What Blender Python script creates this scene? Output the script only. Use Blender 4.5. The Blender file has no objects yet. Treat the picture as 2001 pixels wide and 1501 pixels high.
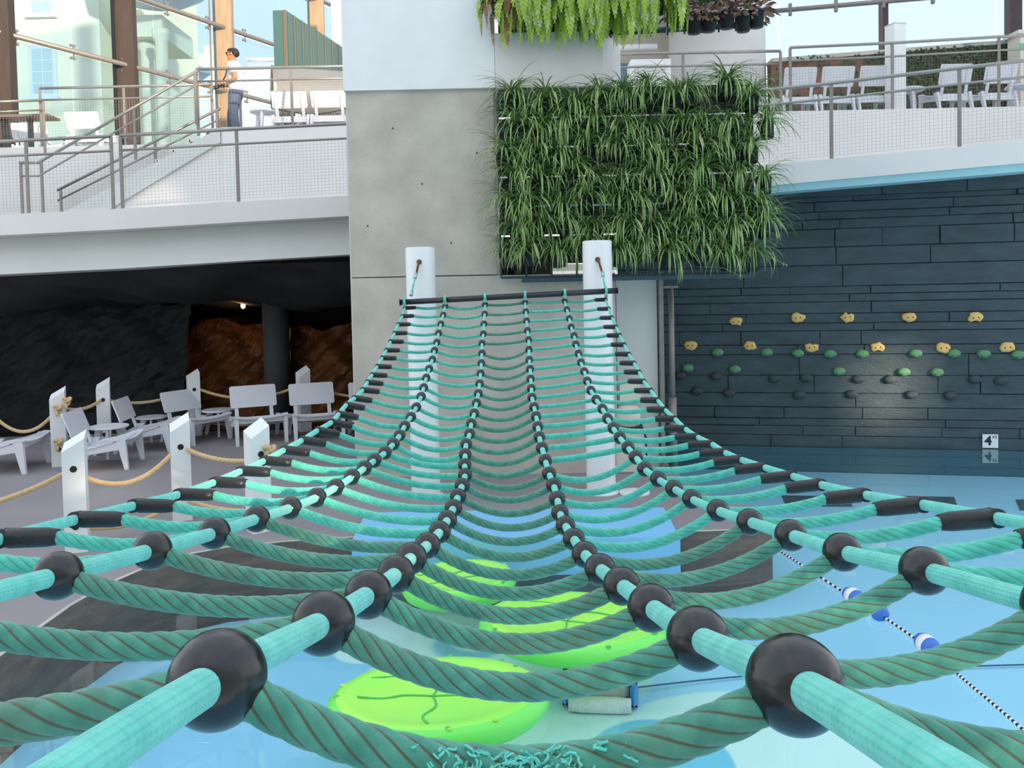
import bpy, math, random
import numpy as np
from mathutils import Vector, Matrix, Euler
random.seed(7)
R = math.radians
scene = bpy.context.scene
col = scene.collection

# ------------------------------------------------------------------ camera
F = 1600.0                      # focal length in pixels of the 2001 px wide frame
XP, YP = 1000.5, 621.0          # principal point
EYE = Vector((0.0, 0.0, 2.3))
CAM_ROT = Matrix.Rotation(R(90 - 2.0), 3, 'X') @ Matrix.Rotation(R(-1.2), 3, 'Z')
cd = bpy.data.cameras.new('camera')
cam = bpy.data.objects.new('camera', cd)
col.objects.link(cam)
cam.matrix_world = Matrix.Translation(EYE) @ CAM_ROT.to_4x4()
cd.sensor_fit = 'HORIZONTAL'
cd.sensor_width = 36.0
cd.lens = 36.0 * F / 2001.0
cd.shift_y = -(750.5 - YP) / 2001.0
cd.clip_start = 0.02
cd.clip_end = 400
scene.camera = cam

# ------------------------------------------------------------------ view, sky, sun
scene.view_settings.view_transform = 'Standard'
scene.view_settings.look = 'None'
scene.view_settings.gamma = 1.0
scene.view_settings.use_curve_mapping = False
scene.view_settings.exposure = 0.45

def lin(c):
    return tuple(((x / 255.0) / 12.92 if x / 255.0 <= 0.04045 else ((x / 255.0 + 0.055) / 1.055) ** 2.4) for x in c)

world = bpy.data.worlds.new('sky')
scene.world = world
world.use_nodes = True
wn = world.node_tree.nodes
wl = world.node_tree.links
wn.clear()
w_out = wn.new('ShaderNodeOutputWorld')
w_bg = wn.new('ShaderNodeBackground')
w_tc = wn.new('ShaderNodeTexCoord')
w_sep = wn.new('ShaderNodeSeparateXYZ')
w_ramp = wn.new('ShaderNodeValToRGB')
w_ramp.color_ramp.elements[0].position = 0.0
w_ramp.color_ramp.elements[0].color = (*lin((230, 233, 236)), 1)
w_ramp.color_ramp.elements[1].position = 0.75
w_ramp.color_ramp.elements[1].color = (*lin((192, 211, 233)), 1)
w_cloud = wn.new('ShaderNodeTexNoise')
w_cloud.inputs['Scale'].default_value = 2.2
w_cloud.inputs['Detail'].default_value = 5.0
w_cr = wn.new('ShaderNodeValToRGB')
w_cr.color_ramp.elements[0].position = 0.42
w_cr.color_ramp.elements[0].color = (0.1, 0.1, 0.1, 1)
w_cr.color_ramp.elements[1].position = 0.66
w_cr.color_ramp.elements[1].color = (0.9, 0.9, 0.9, 1)
w_mix = wn.new('ShaderNodeMixRGB')
w_mix.inputs['Color2'].default_value = (*lin((238, 242, 246)), 1)
wl.new(w_tc.outputs['Generated'], w_sep.inputs[0])
wl.new(w_sep.outputs['Z'], w_ramp.inputs[0])
wl.new(w_tc.outputs['Generated'], w_cloud.inputs['Vector'])
wl.new(w_cloud.outputs['Fac'], w_cr.inputs[0])
wl.new(w_cr.outputs['Color'], w_mix.inputs['Fac'])
wl.new(w_ramp.outputs['Color'], w_mix.inputs['Color1'])
wl.new(w_mix.outputs['Color'], w_bg.inputs['Color'])
w_bg.inputs['Strength'].default_value = 1.35
wl.new(w_bg.outputs[0], w_out.inputs[0])

SUN_DIR = Vector((0.50, -0.82, 0.20)).normalized()      # towards the sun: low, behind and right of the camera
sd = bpy.data.lights.new('sun', 'SUN')
sd.energy = 5.2
sd.color = (1.0, 0.80, 0.56)
sd.angle = R(1.9)
sun = bpy.data.objects.new('sun', sd)
col.objects.link(sun)
sun.rotation_euler = SUN_DIR.to_track_quat('Z', 'Y').to_euler()

# ------------------------------------------------------------------ pixel helpers (image point -> place at a stated depth or height)
def ray(px, py):
    return CAM_ROT @ Vector(((px - XP) / F, -(py - YP) / F, -1.0))
def pt(px, py, Y):
    d = ray(px, py)
    return EYE + d * (Y / d.y)
def pz(px, py, z):
    d = ray(px, py)
    return EYE + d * ((z - EYE.z) / d.z)
def proj(P):
    v = CAM_ROT.transposed() @ (Vector(P) - EYE)
    return (XP + F * v.x / -v.z, YP - F * v.y / -v.z)

# ------------------------------------------------------------------ materials
MATS = {}
def mat(name, rgb, rough=0.6, var=0.0, vscale=6.0, bump=0.0, bscale=40.0, metal=0.0, rgb2=None, spec=0.5, emit=None, estr=0.0, trans=0.0, stretch=None):
    if name in MATS:
        return MATS[name]
    m = bpy.data.materials.new(name)
    m.use_nodes = True
    nt = m.node_tree
    b = nt.nodes['Principled BSDF']
    c1 = lin(rgb)
    b.inputs['Base Color'].default_value = (*c1, 1)
    b.inputs['Roughness'].default_value = rough
    b.inputs['Metallic'].default_value = metal
    b.inputs['Specular IOR Level'].default_value = spec
    if trans:
        b.inputs['Transmission Weight'].default_value = trans
    if emit:
        b.inputs['Emission Color'].default_value = (*lin(emit), 1)
        b.inputs['Emission Strength'].default_value = estr
    tc = None
    if var or rgb2 or bump:
        tc = nt.nodes.new('ShaderNodeTexCoord')
        src = tc.outputs['Object']
        if stretch:
            mp = nt.nodes.new('ShaderNodeMapping')
            mp.inputs['Scale'].default_value = stretch
            nt.links.new(src, mp.inputs['Vector'])
            src = mp.outputs['Vector']
    if var or rgb2:
        n = nt.nodes.new('ShaderNodeTexNoise')
        n.inputs['Scale'].default_value = vscale
        n.inputs['Detail'].default_value = 6
        rp = nt.nodes.new('ShaderNodeValToRGB')
        rp.color_ramp.elements[0].position = 0.32
        rp.color_ramp.elements[1].position = 0.68
        ca = c1
        cb = lin(rgb2) if rgb2 else tuple(min(1, x * (1 + var)) for x in c1)
        if not rgb2:
            ca = tuple(x * (1 - var) for x in c1)
        rp.color_ramp.elements[0].color = (*ca, 1)
        rp.color_ramp.elements[1].color = (*cb, 1)
        nt.links.new(src, n.inputs['Vector'])
        nt.links.new(n.outputs['Fac'], rp.inputs[0])
        nt.links.new(rp.outputs[0], b.inputs['Base Color'])
    if bump:
        n2 = nt.nodes.new('ShaderNodeTexNoise')
        n2.inputs['Scale'].default_value = bscale
        n2.inputs['Detail'].default_value = 5
        bp = nt.nodes.new('ShaderNodeBump')
        bp.inputs['Strength'].default_value = bump
        bp.inputs['Distance'].default_value = 0.02
        nt.links.new(src, n2.inputs['Vector'])
        nt.links.new(n2.outputs['Fac'], bp.inputs['Height'])
        nt.links.new(bp.outputs[0], b.inputs['Normal'])
    MATS[name] = m
    return m

mat('white_paint', (226, 228, 228), 0.45, 0.03, 3)
mat('white_plaster', (218, 216, 213), 0.7, 0.03, 1.2, 0.1, 60)
mat('white_soffit', (200, 204, 200), 0.7, 0.03, 1.0)
mat('teal_trim', (176, 216, 220), 0.6, 0.03, 2)
mat('chair_white', (218, 220, 226), 0.5, 0.02, 4)
mat('deck_gray', (140, 134, 136), 0.75, 0.06, 0.9, 0.12, 90)
mat('concrete', (188, 181, 170), 0.85, 0.13, 2.2, 0.35, 45)
mat('fascia_stone', (104, 94, 86), 0.75, 0.25, 4.0, 0.4, 25, stretch=(1, 1, 4))
mat('pool_wall', (60, 104, 116), 0.6, 0.06, 1.0)
mat('stone_dark', (58, 74, 80), 0.55, 0.22, 2.4, 0.55, 18, stretch=(1, 1, 3))
mat('cave_rock', (40, 45, 46), 0.8, 0.3, 1.6, 0.6, 6)
mat('amber_rock', (122, 78, 42), 0.5, 0.4, 2.0, 0.8, 7)
mat('cave_black', (24, 26, 26), 0.9)
mat('cave_column', (66, 70, 68), 0.8, 0.1, 2)
mat('steel', (150, 146, 140), 0.35, 0.06, 8, metal=0.75)
mat('steel_dull', (134, 128, 122), 0.45, 0.08, 8, metal=0.5)
mat('wire', (112, 110, 106), 0.5, metal=0.3)
mat('timber', (60, 48, 42), 0.7, 0.18, 3, 0.2, 30, stretch=(3, 3, 0.4))  # facade timber darkened, the shade on the left columns is painted in
mat('timber_sunlit', (150, 128, 104), 0.7, 0.14, 3, 0.2, 30, stretch=(3, 3, 0.4))  # same facade timber lightened, the sunlight on it is painted in
mat('rust_steel', (106, 56, 44), 0.6, 0.1, 5)
mat('pale_building', (246, 236, 204), 0.8, 0.03, 0.4)
mat('white_building', (226, 228, 230), 0.8, 0.02, 0.3)
mat('roof_gray', (150, 164, 178), 0.7, 0.04, 0.6)
mat('window_glass', (196, 208, 204), 0.12, spec=0.6)
mat('teal_glass', (86, 132, 146), 0.15, spec=0.6)
mat('green_metal', (58, 92, 90), 0.5, 0.05, 2)
mat('bronze', (124, 104, 84), 0.4, metal=0.4)
mat('pipe_gray', (116, 117, 118), 0.55, 0.06, 2)
mat('black_rubber', (26, 26, 28), 0.42, 0.1, 10, 0.15, 60)
mat('bead_black', (20, 20, 22), 0.24, bump=0.05, bscale=90, spec=0.6)
mat('bar_black', (38, 38, 44), 0.35)
mat('ferrule', (170, 196, 192), 0.35, metal=0.5)
mat('rust', (112, 74, 50), 0.7, 0.25, 40)
mat('pot_black', (30, 32, 34), 0.5)
mat('frame_dark', (46, 70, 80), 0.5)
mat('leaf_spider', (92, 134, 66), 0.5, rgb2=(150, 180, 110), vscale=9)
mat('leaf_fern', (112, 150, 38), 0.55, rgb2=(156, 180, 62), vscale=7)
mat('leaf_brown', (110, 82, 44), 0.7, rgb2=(146, 108, 66), vscale=9)
mat('leaf_red', (150, 92, 92), 0.55, rgb2=(140, 138, 124), vscale=14)
mat('leaf_ivy', (38, 62, 36), 0.6, rgb2=(66, 88, 48), vscale=9)
mat('brown_wall', (128, 92, 74), 0.8, 0.15, 2)
mat('mat_blue', (128, 192, 236), 0.5, 0.03, 2)
mat('hold_yellow', (228, 188, 112), 0.7, 0.08, 12, 0.3, 60)
mat('hold_green', (96, 144, 104), 0.7, 0.10, 12, 0.3, 60)
mat('hold_dark', (58, 68, 72), 0.7, 0.10, 12, 0.3, 60)
mat('hole_dark', (40, 30, 22), 0.8)
mat('sign_white', (226, 228, 228), 0.5)
mat('ink', (26, 28, 52), 0.6)
mat('sign_green', (96, 184, 138), 0.6)
mat('float_blue', (58, 112, 206), 0.45, 0.04, 20)
mat('float_white', (236, 232, 228), 0.5)
mat('lily_green', (178, 250, 96), 0.28, rgb2=(152, 246, 96), vscale=1.6, spec=0.5)
mat('lily_edge', (120, 236, 100), 0.28, spec=0.5)
mat('lily_vein', (92, 190, 104), 0.4)
mat('lily_dot', (176, 234, 70), 0.4)
mat('tile_dark', (66, 92, 96), 0.6)
mat('robot_gray', (176, 174, 166), 0.5, 0.05, 8)
mat('robot_blue', (70, 150, 216), 0.5)
mat('robot_green', (110, 138, 96), 0.5)
mat('brush_white', (216, 222, 214), 0.8, 0.1, 60)
mat('cable', (52, 92, 128), 0.6)
mat('beige_unit', (212, 204, 190), 0.6, 0.04, 4)
mat('panel_white', (206, 206, 202), 0.6, 0.02, 3)
mat('skin', (176, 116, 82), 0.55, 0.04, 20)
mat('shirt', (206, 200, 202), 0.85, 0.05, 10, 0.15, 40)
mat('jeans', (72, 84, 108), 0.9, 0.14, 9, 0.2, 60)
mat('hair', (28, 24, 24), 0.7)
mat('camera_black', (30, 32, 34), 0.45)
mat('gold', (206, 178, 120), 0.35, metal=0.6)
mat('shoe', (70, 66, 62), 0.7)
mat('ground', (176, 176, 168), 0.9, 0.05, 0.3)
mat('table_dark', (104, 88, 76), 0.6)
mat('net_black', (34, 34, 36), 0.7)
mat('blocker_pale', (214, 214, 210), 0.85, 0.02, 0.3)
mat('flame', (255, 190, 110), 0.5, emit=(255, 190, 110), estr=6.0)

def rope_mat(name, a, b, dirt, lobes=0, period=0.0, braid=False, groove=0.0):
    """fibre rope: colour from fibre noise and grime; the lay of the strands runs along the rope's own UV (turn, metres)"""
    m = mat(name, a, 0.85, rgb2=b, vscale=38)
    nt = m.node_tree
    N_, K = nt.nodes, nt.links
    bs = N_['Principled BSDF']
    old = bs.inputs['Base Color'].links[0].from_socket
    tc = N_.new('ShaderNodeTexCoord')
    n = N_.new('ShaderNodeTexNoise')
    n.inputs['Scale'].default_value = 9
    n.inputs['Detail'].default_value = 8
    rp = N_.new('ShaderNodeValToRGB')
    rp.color_ramp.elements[0].position = 0.50
    rp.color_ramp.elements[0].color = (0, 0, 0, 1)
    rp.color_ramp.elements[1].position = 0.78
    rp.color_ramp.elements[1].color = (dirt, dirt, dirt, 1)
    mx = N_.new('ShaderNodeMixRGB')
    mx.inputs['Color2'].default_value = (*lin((104, 104, 74)), 1)
    K.new(tc.outputs['Object'], n.inputs['Vector'])
    K.new(n.outputs['Fac'], rp.inputs[0])
    K.new(rp.outputs[0], mx.inputs['Fac'])
    K.new(old, mx.inputs['Color1'])
    out = mx.outputs[0]
    def mth(op, x, y=None):
        q = N_.new('ShaderNodeMath'); q.operation = op
        for i_, v in enumerate((x, y)):
            if v is None: continue
            if isinstance(v, (int, float)): q.inputs[i_].default_value = v
            else: K.new(v, q.inputs[i_])
        return q.outputs[0]
    uv = N_.new('ShaderNodeSeparateXYZ')
    K.new(tc.outputs['UV'], uv.inputs[0])
    fib = N_.new('ShaderNodeTexNoise')
    fib.inputs['Scale'].default_value = 520
    fib.inputs['Detail'].default_value = 3
    K.new(tc.outputs['Object'], fib.inputs['Vector'])
    height = mth('MULTIPLY', fib.outputs['Fac'], 0.35)
    if lobes:
        ph = mth('SUBTRACT', mth('MULTIPLY', uv.outputs['X'], math.pi * lobes), mth('MULTIPLY', uv.outputs['Y'], math.pi / period))
        w = mth('ABSOLUTE', mth('SINE', ph))
        gr = N_.new('ShaderNodeMapRange')
        gr.inputs['From Min'].default_value = 0.10
        gr.inputs['From Max'].default_value = 0.42
        gr.inputs['To Min'].default_value = groove
        gr.inputs['To Max'].default_value = 0.0
        K.new(w, gr.inputs['Value'])
        mg = N_.new('ShaderNodeMixRGB')
        mg.inputs['Color2'].default_value = (*lin((86, 78, 56)), 1)
        K.new(gr.outputs[0], mg.inputs['Fac'])
        K.new(out, mg.inputs['Color1'])
        out = mg.outputs[0]
    if braid:
        ph1 = mth('ADD', mth('MULTIPLY', uv.outputs['X'], 2 * math.pi * 8), mth('MULTIPLY', uv.outputs['Y'], 2 * math.pi / .016))
        ph2 = mth('SUBTRACT', mth('MULTIPLY', uv.outputs['X'], 2 * math.pi * 8), mth('MULTIPLY', uv.outputs['Y'], 2 * math.pi / .016))
        height = mth('ADD', height, mth('MULTIPLY', mth('MULTIPLY', mth('SINE', ph1), mth('SINE', ph2)), 0.5))
    bp = N_.new('ShaderNodeBump')
    bp.inputs['Strength'].default_value = 0.8
    bp.inputs['Distance'].default_value = 0.0018
    K.new(height, bp.inputs['Height'])
    K.new(bp.outputs[0], bs.inputs['Normal'])
    K.new(out, bs.inputs['Base Color'])
    bs.inputs['Sheen Weight'].default_value = 0.25
    return m
LAY_L, LAY_P = 6, 0.024
rope_mat('rope_teal', (64, 172, 152), (86, 200, 180), 0.22, LAY_L, LAY_P, groove=0.45)
rope_mat('rope_worn', (58, 128, 110), (82, 158, 136), 0.5, LAY_L, LAY_P, groove=0.9)
rope_mat('rope_column', (84, 192, 178), (110, 212, 196), 0.10, braid=True)
rope_mat('manila', (196, 164, 116), (212, 182, 136), 0.1)

def schlick(nt, r0, power, top):
    lw = nt.nodes.new('ShaderNodeLayerWeight')
    lw.inputs['Blend'].default_value = 0.5
    pw = nt.nodes.new('ShaderNodeMath'); pw.operation = 'POWER'; pw.inputs[1].default_value = power
    ml = nt.nodes.new('ShaderNodeMath'); ml.operation = 'MULTIPLY_ADD'; ml.inputs[1].default_value = top - r0; ml.inputs[2].default_value = r0
    nt.links.new(lw.outputs['Facing'], pw.inputs[0])
    nt.links.new(pw.outputs[0], ml.inputs[0])
    return ml.outputs[0], lw
# water: clear surface, mirror by Fresnel
m = bpy.data.materials.new('water')
m.use_nodes = True
nt = m.node_tree
nt.nodes.clear()
o_ = nt.nodes.new('ShaderNodeOutputMaterial')
tr = nt.nodes.new('ShaderNodeBsdfTransparent')
tr.inputs[0].default_value = (0.95, 0.985, 0.99, 1)
gl = nt.nodes.new('ShaderNodeBsdfGlossy')
gl.inputs['Roughness'].default_value = 0.015
fr = schlick(nt, 0.02, 5.0, 1.0)
mx = nt.nodes.new('ShaderNodeMixShader')
tcw = nt.nodes.new('ShaderNodeTexCoord')
nz = nt.nodes.new('ShaderNodeTexNoise')
nz.inputs['Scale'].default_value = 1.3
nz.inputs['Detail'].default_value = 2
bpw = nt.nodes.new('ShaderNodeBump')
bpw.inputs['Strength'].default_value = 0.035
bpw.inputs['Distance'].default_value = 0.05
nt.links.new(tcw.outputs['Object'], nz.inputs['Vector'])
nt.links.new(nz.outputs['Fac'], bpw.inputs['Height'])
nt.links.new(bpw.outputs[0], gl.inputs['Normal'])
nt.links.new(bpw.outputs[0], fr[1].inputs['Normal'])
nt.links.new(fr[0], mx.inputs[0])
nt.links.new(tr.outputs[0], mx.inputs[1])
nt.links.new(gl.outputs[0], mx.inputs[2])
nt.links.new(mx.outputs[0], o_.inputs[0])
MATS['water'] = m

# clear pane: mostly see-through with a faint mirror
m = bpy.data.materials.new('pane')
m.use_nodes = True
nt = m.node_tree
nt.nodes.clear()
o_ = nt.nodes.new('ShaderNodeOutputMaterial')
tr = nt.nodes.new('ShaderNodeBsdfTransparent')
tr.inputs[0].default_value = (0.66, 0.765, 0.845, 1)
gl = nt.nodes.new('ShaderNodeBsdfGlossy')
gl.inputs['Roughness'].default_value = 0.02
fr = schlick(nt, 0.02, 5.0, 0.7)
mx = nt.nodes.new('ShaderNodeMixShader')
nt.links.new(fr[0], mx.inputs[0])
nt.links.new(tr.outputs[0], mx.inputs[1])
nt.links.new(gl.outputs[0], mx.inputs[2])
nt.links.new(mx.outputs[0], o_.inputs[0])
MATS['pane'] = m
m2 = m.copy()
m2.name = 'pane_clear'
for nd in m2.node_tree.nodes:
    if nd.type == 'BSDF_TRANSPARENT':
        nd.inputs[0].default_value = (0.74, 0.82, 0.88, 1)
MATS['pane_clear'] = m2

# ------------------------------------------------------------------ object helpers
WL = {}                         # world location of every thing or part used as a parent
def tag(o, label=None, cat=None, group=None, kind=None):
    if label: o['label'] = label
    if cat: o['category'] = cat
    if group: o['group'] = group
    if kind: o['kind'] = kind
    return o
def thing(name, label, cat, base=(0, 0, 0), rz=0.0, group=None, kind=None):
    o = bpy.data.objects.new(name, None)
    o.empty_display_size = 0.1
    col.objects.link(o)
    o.location = base
    o.rotation_euler = (0, 0, rz)
    WL[o] = Vector(base)
    return tag(o, label, cat, group, kind)
def copy_tree(o, parent=None):
    c = o.copy()
    col.objects.link(c)
    if parent is not None:
        c.parent = parent
    for ch in list(o.children):
        copy_tree(ch, c)
    return c

class MB:
    def __init__(s):
        s.v, s.f, s.mi = [], [], []
    def add(s, vs, fs, mi=0):
        k = len(s.v)
        s.v += [tuple(p) for p in vs]
        s.f += [tuple(i + k for i in f) for f in fs]
        s.mi += [mi] * len(fs)
        return s
    def hexa(s, b, t, mi=0):
        """bottom ring b (4 points) and top ring t"""
        return s.add(list(b) + list(t), [(3, 2, 1, 0), (4, 5, 6, 7), (0, 1, 5, 4), (1, 2, 6, 5), (2, 3, 7, 6), (3, 0, 4, 7)], mi)
    def box(s, c, size, rot=None, mi=0, bev=0.0):
        hx, hy, hz = size[0] / 2, size[1] / 2, size[2] / 2
        M = rot if rot is not None else Matrix.Identity(3)
        c = Vector(c)
        if bev <= 0:
            q = [(-hx, -hy), (hx, -hy), (hx, hy), (-hx, hy)]
            return s.hexa([c + M @ Vector((x, y, -hz)) for x, y in q], [c + M @ Vector((x, y, hz)) for x, y in q], mi)
        b = min(bev, hx * .9, hy * .9, hz * .9)
        def ring(x, y, z):
            pts = [(-x + b, -y), (x - b, -y), (x, -y + b), (x, y - b), (x - b, y), (-x + b, y), (-x, y - b), (-x, -y + b)]
            return [c + M @ Vector((p[0], p[1], z)) for p in pts]
        rings = [ring(hx - b, hy - b, -hz), ring(hx, hy, -hz + b), ring(hx, hy, hz - b), ring(hx - b, hy - b, hz)]
        vs = [p for r in rings for p in r]
        fs = [tuple(range(7, -1, -1)), tuple(range(24, 32))]
        for k in range(3):
            for i in range(8):
                j = (i + 1) % 8
                fs.append((k * 8 + i, k * 8 + j, k * 8 + 8 + j, k * 8 + 8 + i))
        return s.add(vs, fs, mi)
    def prism(s, poly, z0, z1, mi=0):
        """poly: list of (x, y) counter-clockwise, z0/z1 numbers or per-point lists"""
        n = len(poly)
        a = z0 if isinstance(z0, (list, tuple)) else [z0] * n
        b = z1 if isinstance(z1, (list, tuple)) else [z1] * n
        vs = [(p[0], p[1], a[i]) for i, p in enumerate(poly)] + [(p[0], p[1], b[i]) for i, p in enumerate(poly)]
        fs = [tuple(range(n - 1, -1, -1)), tuple(range(n, 2 * n))] + [(i, (i + 1) % n, n + (i + 1) % n, n + i) for i in range(n)]
        return s.add(vs, fs, mi)
    def slab(s, pts, off, mi=0):
        """any planar polygon of 3-D points thickened by the vector off"""
        n = len(pts)
        off = Vector(off)
        vs = [Vector(p) for p in pts] + [Vector(p) + off for p in pts]
        fs = [tuple(range(n - 1, -1, -1)), tuple(range(n, 2 * n))] + [(i, (i + 1) % n, n + (i + 1) % n, n + i) for i in range(n)]
        return s.add(vs, fs, mi)
    def tube(s, pts, r, n=8, caps=True, mi=0, lobes=0, depth=0.0, pitch=0.1, mi_groove=None, phase=0.0):
        pts = [Vector(p) for p in pts]
        m = len(pts)
        rad = r if isinstance(r, (list, tuple)) else [r] * m
        T = []
        for i in range(m):
            t = pts[min(i + 1, m - 1)] - pts[max(i - 1, 0)]
            T.append(t.normalized() if t.length > 1e-9 else Vector((0, 0, 1)))
        up = Vector((0, 0, 1)) if abs(T[0].z) < 0.9 else Vector((1, 0, 0))
        N = (up - T[0] * up.dot(T[0])).normalized()
        vs, L = [], 0.0
        for i in range(m):
            if i:
                N = (N - T[i] * N.dot(T[i])).normalized()
                L += (pts[i] - pts[i - 1]).length
            B = T[i].cross(N)
            for k in range(n):
                a = 2 * math.pi * k / n
                rr = rad[i]
                if lobes:
                    w = abs(math.sin((lobes * a) * 0.5 + phase + math.pi * lobes * L / pitch * 0.5))
                    rr *= 1 - depth + depth * w ** 0.7
                vs.append(pts[i] + (N * math.cos(a) + B * math.sin(a)) * rr)
        fs, mis = [], []
        L = 0.0
        for i in range(m - 1):
            L2 = L + (pts[i + 1] - pts[i]).length
            for k in range(n):
                k2 = (k + 1) % n
                fs.append((i * n + k, i * n + k2, (i + 1) * n + k2, (i + 1) * n + k))
                g = mi
                if mi_groove is not None:
                    a = 2 * math.pi * (k + .5) / n
                    w = abs(math.sin(lobes * a * 0.5 + phase + math.pi * lobes * (L + L2) / 2 / pitch * 0.5))
                    if w < 0.27:
                        g = mi_groove
                mis.append(g)
            L = L2
        if caps:
            fs += [tuple(range(n - 1, -1, -1)), tuple(range((m - 1) * n, m * n))]
            mis += [mi, mi]
        k0 = len(s.v)
        s.v += [tuple(p) for p in vs]
        s.f += [tuple(i + k0 for i in f) for f in fs]
        s.mi += mis
        return s
    def lathe(s, prof, n=20, c=(0, 0, 0), rot=None, mi=0, sx=1.0, sy=1.0, mis=None):
        """profile of (radius, z); closed at ends where radius is 0"""
        M = rot if rot is not None else Matrix.Identity(3)
        c = Vector(c)
        vs, fs, mm = [], [], []
        for r, z in prof:
            for k in range(n):
                a = 2 * math.pi * k / n
                vs.append(c + M @ Vector((r * math.cos(a) * sx, r * math.sin(a) * sy, z)))
        for i in range(len(prof) - 1):
            for k in range(n):
                k2 = (k + 1) % n
                fs.append((i * n + k, i * n + k2, (i + 1) * n + k2, (i + 1) * n + k))
                mm.append(mis[i] if mis else mi)
        fs += [tuple(range(n - 1, -1, -1)), tuple(range((len(prof) - 1) * n, len(prof) * n))]
        mm += [mis[0] if mis else mi, mis[-1] if mis else mi]
        k0 = len(s.v)
        s.v += [tuple(p) for p in vs]
        s.f += [tuple(i + k0 for i in f) for f in fs]
        s.mi += mm
        return s
    def data(s, name, mats, smooth=False, off=None):
        me = bpy.data.meshes.new(name)
        vs = s.v if off is None else [(p[0] - off.x, p[1] - off.y, p[2] - off.z) for p in s.v]
        me.from_pydata(vs, [], s.f)
        for mm in (mats if isinstance(mats, (list, tuple)) else [mats]):
            me.materials.append(MATS[mm])
        if any(s.mi):
            me.polygons.foreach_set('material_index', s.mi)
        if smooth:
            me.polygons.foreach_set('use_smooth', [True] * len(me.polygons))
        me.update()
        return me
    def build(s, name, mats, parent=None, smooth=False, origin=None, local=False):
        """vertices are in world coordinates unless local; a child is stored relative to its parent"""
        off = None
        if parent is not None and not local:
            off = WL[parent]
        elif origin is not None:
            off = Vector(origin)
        o = bpy.data.objects.new(name, s.data(name, mats, smooth, off))
        col.objects.link(o)
        if parent is not None:
            o.parent = parent
            WL[o] = WL[parent]
        else:
            if off is not None:
                o.location = off
            WL[o] = Vector(o.location)
        return o
def rope(name, pts, r, n, material, parent, lobes=0, period=.024, depth=0.0, origin=None, phase=0.0):
    """round rope with real strand ridges and UV = (turn, metres along)"""
    pts = [Vector(p) for p in pts]
    m_ = len(pts)
    off = WL[parent] if parent is not None else Vector(origin)
    T = [(pts[min(i + 1, m_ - 1)] - pts[max(i - 1, 0)]).normalized() for i in range(m_)]
    up = Vector((0, 0, 1)) if abs(T[0].z) < .9 else Vector((1, 0, 0))
    N_ = (up - T[0] * up.dot(T[0])).normalized()
    vs, Ls, L = [], [], phase
    for i in range(m_):
        if i:
            N_ = (N_ - T[i] * N_.dot(T[i])).normalized()
            L += (pts[i] - pts[i - 1]).length
        Ls.append(L)
        B = T[i].cross(N_)
        for k in range(n):
            a = 2 * math.pi * k / n
            rr_ = r
            if lobes:
                rr_ *= 1 - depth + depth * abs(math.sin(math.pi * (lobes * k / n - L / period))) ** .75
            vs.append(pts[i] - off + (N_ * math.cos(a) + B * math.sin(a)) * rr_)
    fs, uvs = [], []
    for i in range(m_ - 1):
        for k in range(n):
            k2 = (k + 1) % n
            fs.append((i * n + k, i * n + k2, (i + 1) * n + k2, (i + 1) * n + k))
            uvs += [k / n, Ls[i], (k + 1) / n, Ls[i], (k + 1) / n, Ls[i + 1], k / n, Ls[i + 1]]
    for base_, rev in ((0, True), ((m_ - 1) * n, False)):
        f_ = list(range(base_, base_ + n))
        fs.append(tuple(f_[::-1] if rev else f_))
        uvs += [0.0, Ls[0]] * n
    me = bpy.data.meshes.new(name)
    me.from_pydata(vs, [], fs)
    ul = me.uv_layers.new(name='UVMap')
    ul.data.foreach_set('uv', uvs)
    me.materials.append(MATS[material])
    me.polygons.foreach_set('use_smooth', [True] * len(me.polygons))
    o = bpy.data.objects.new(name, me)
    col.objects.link(o)
    if parent is not None:
        o.parent = parent
    else:
        o.location = off
    WL[o] = off
    return o
def smooth_angle(o, deg=40):
    me = o.data
    me.polygons.foreach_set('use_smooth', [True] * len(me.polygons))
    try:
        me.set_sharp_from_angle(angle=R(deg))
    except Exception:
        pass
    return o
def put(name, me, parent, loc, rot=None, scale=None):
    """a part with shared mesh data"""
    o = bpy.data.objects.new(name, me)
    col.objects.link(o)
    o.parent = parent
    o.location = loc
    if rot is not None:
        o.rotation_euler = rot
    if scale is not None:
        o.scale = scale
    WL[o] = WL.get(parent, Vector((0, 0, 0)))
    return o
def struct(name, mb, mats, label, cat='structure', smooth=False, origin=None):
    o = mb.build(name, mats, None, smooth, origin)
    return tag(o, label, cat, None, 'structure')
def lerp(a, b, t):
    return a + (b - a) * t
def catenary(a, b, sag, n=16):
    a, b = Vector(a), Vector(b)
    return [a.lerp(b, i / n) - Vector((0, 0, 4 * sag * (i / n) * (1 - i / n))) for i in range(n + 1)]
ORD = ['first', 'second', 'third', 'fourth', 'fifth', 'sixth', 'seventh', 'eighth', 'ninth', 'tenth', 'eleventh', 'twelfth', 'thirteenth', 'fourteenth']
# ================================================================== THE SETTING
WATER, POOL_Z = -0.25, -0.68

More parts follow.
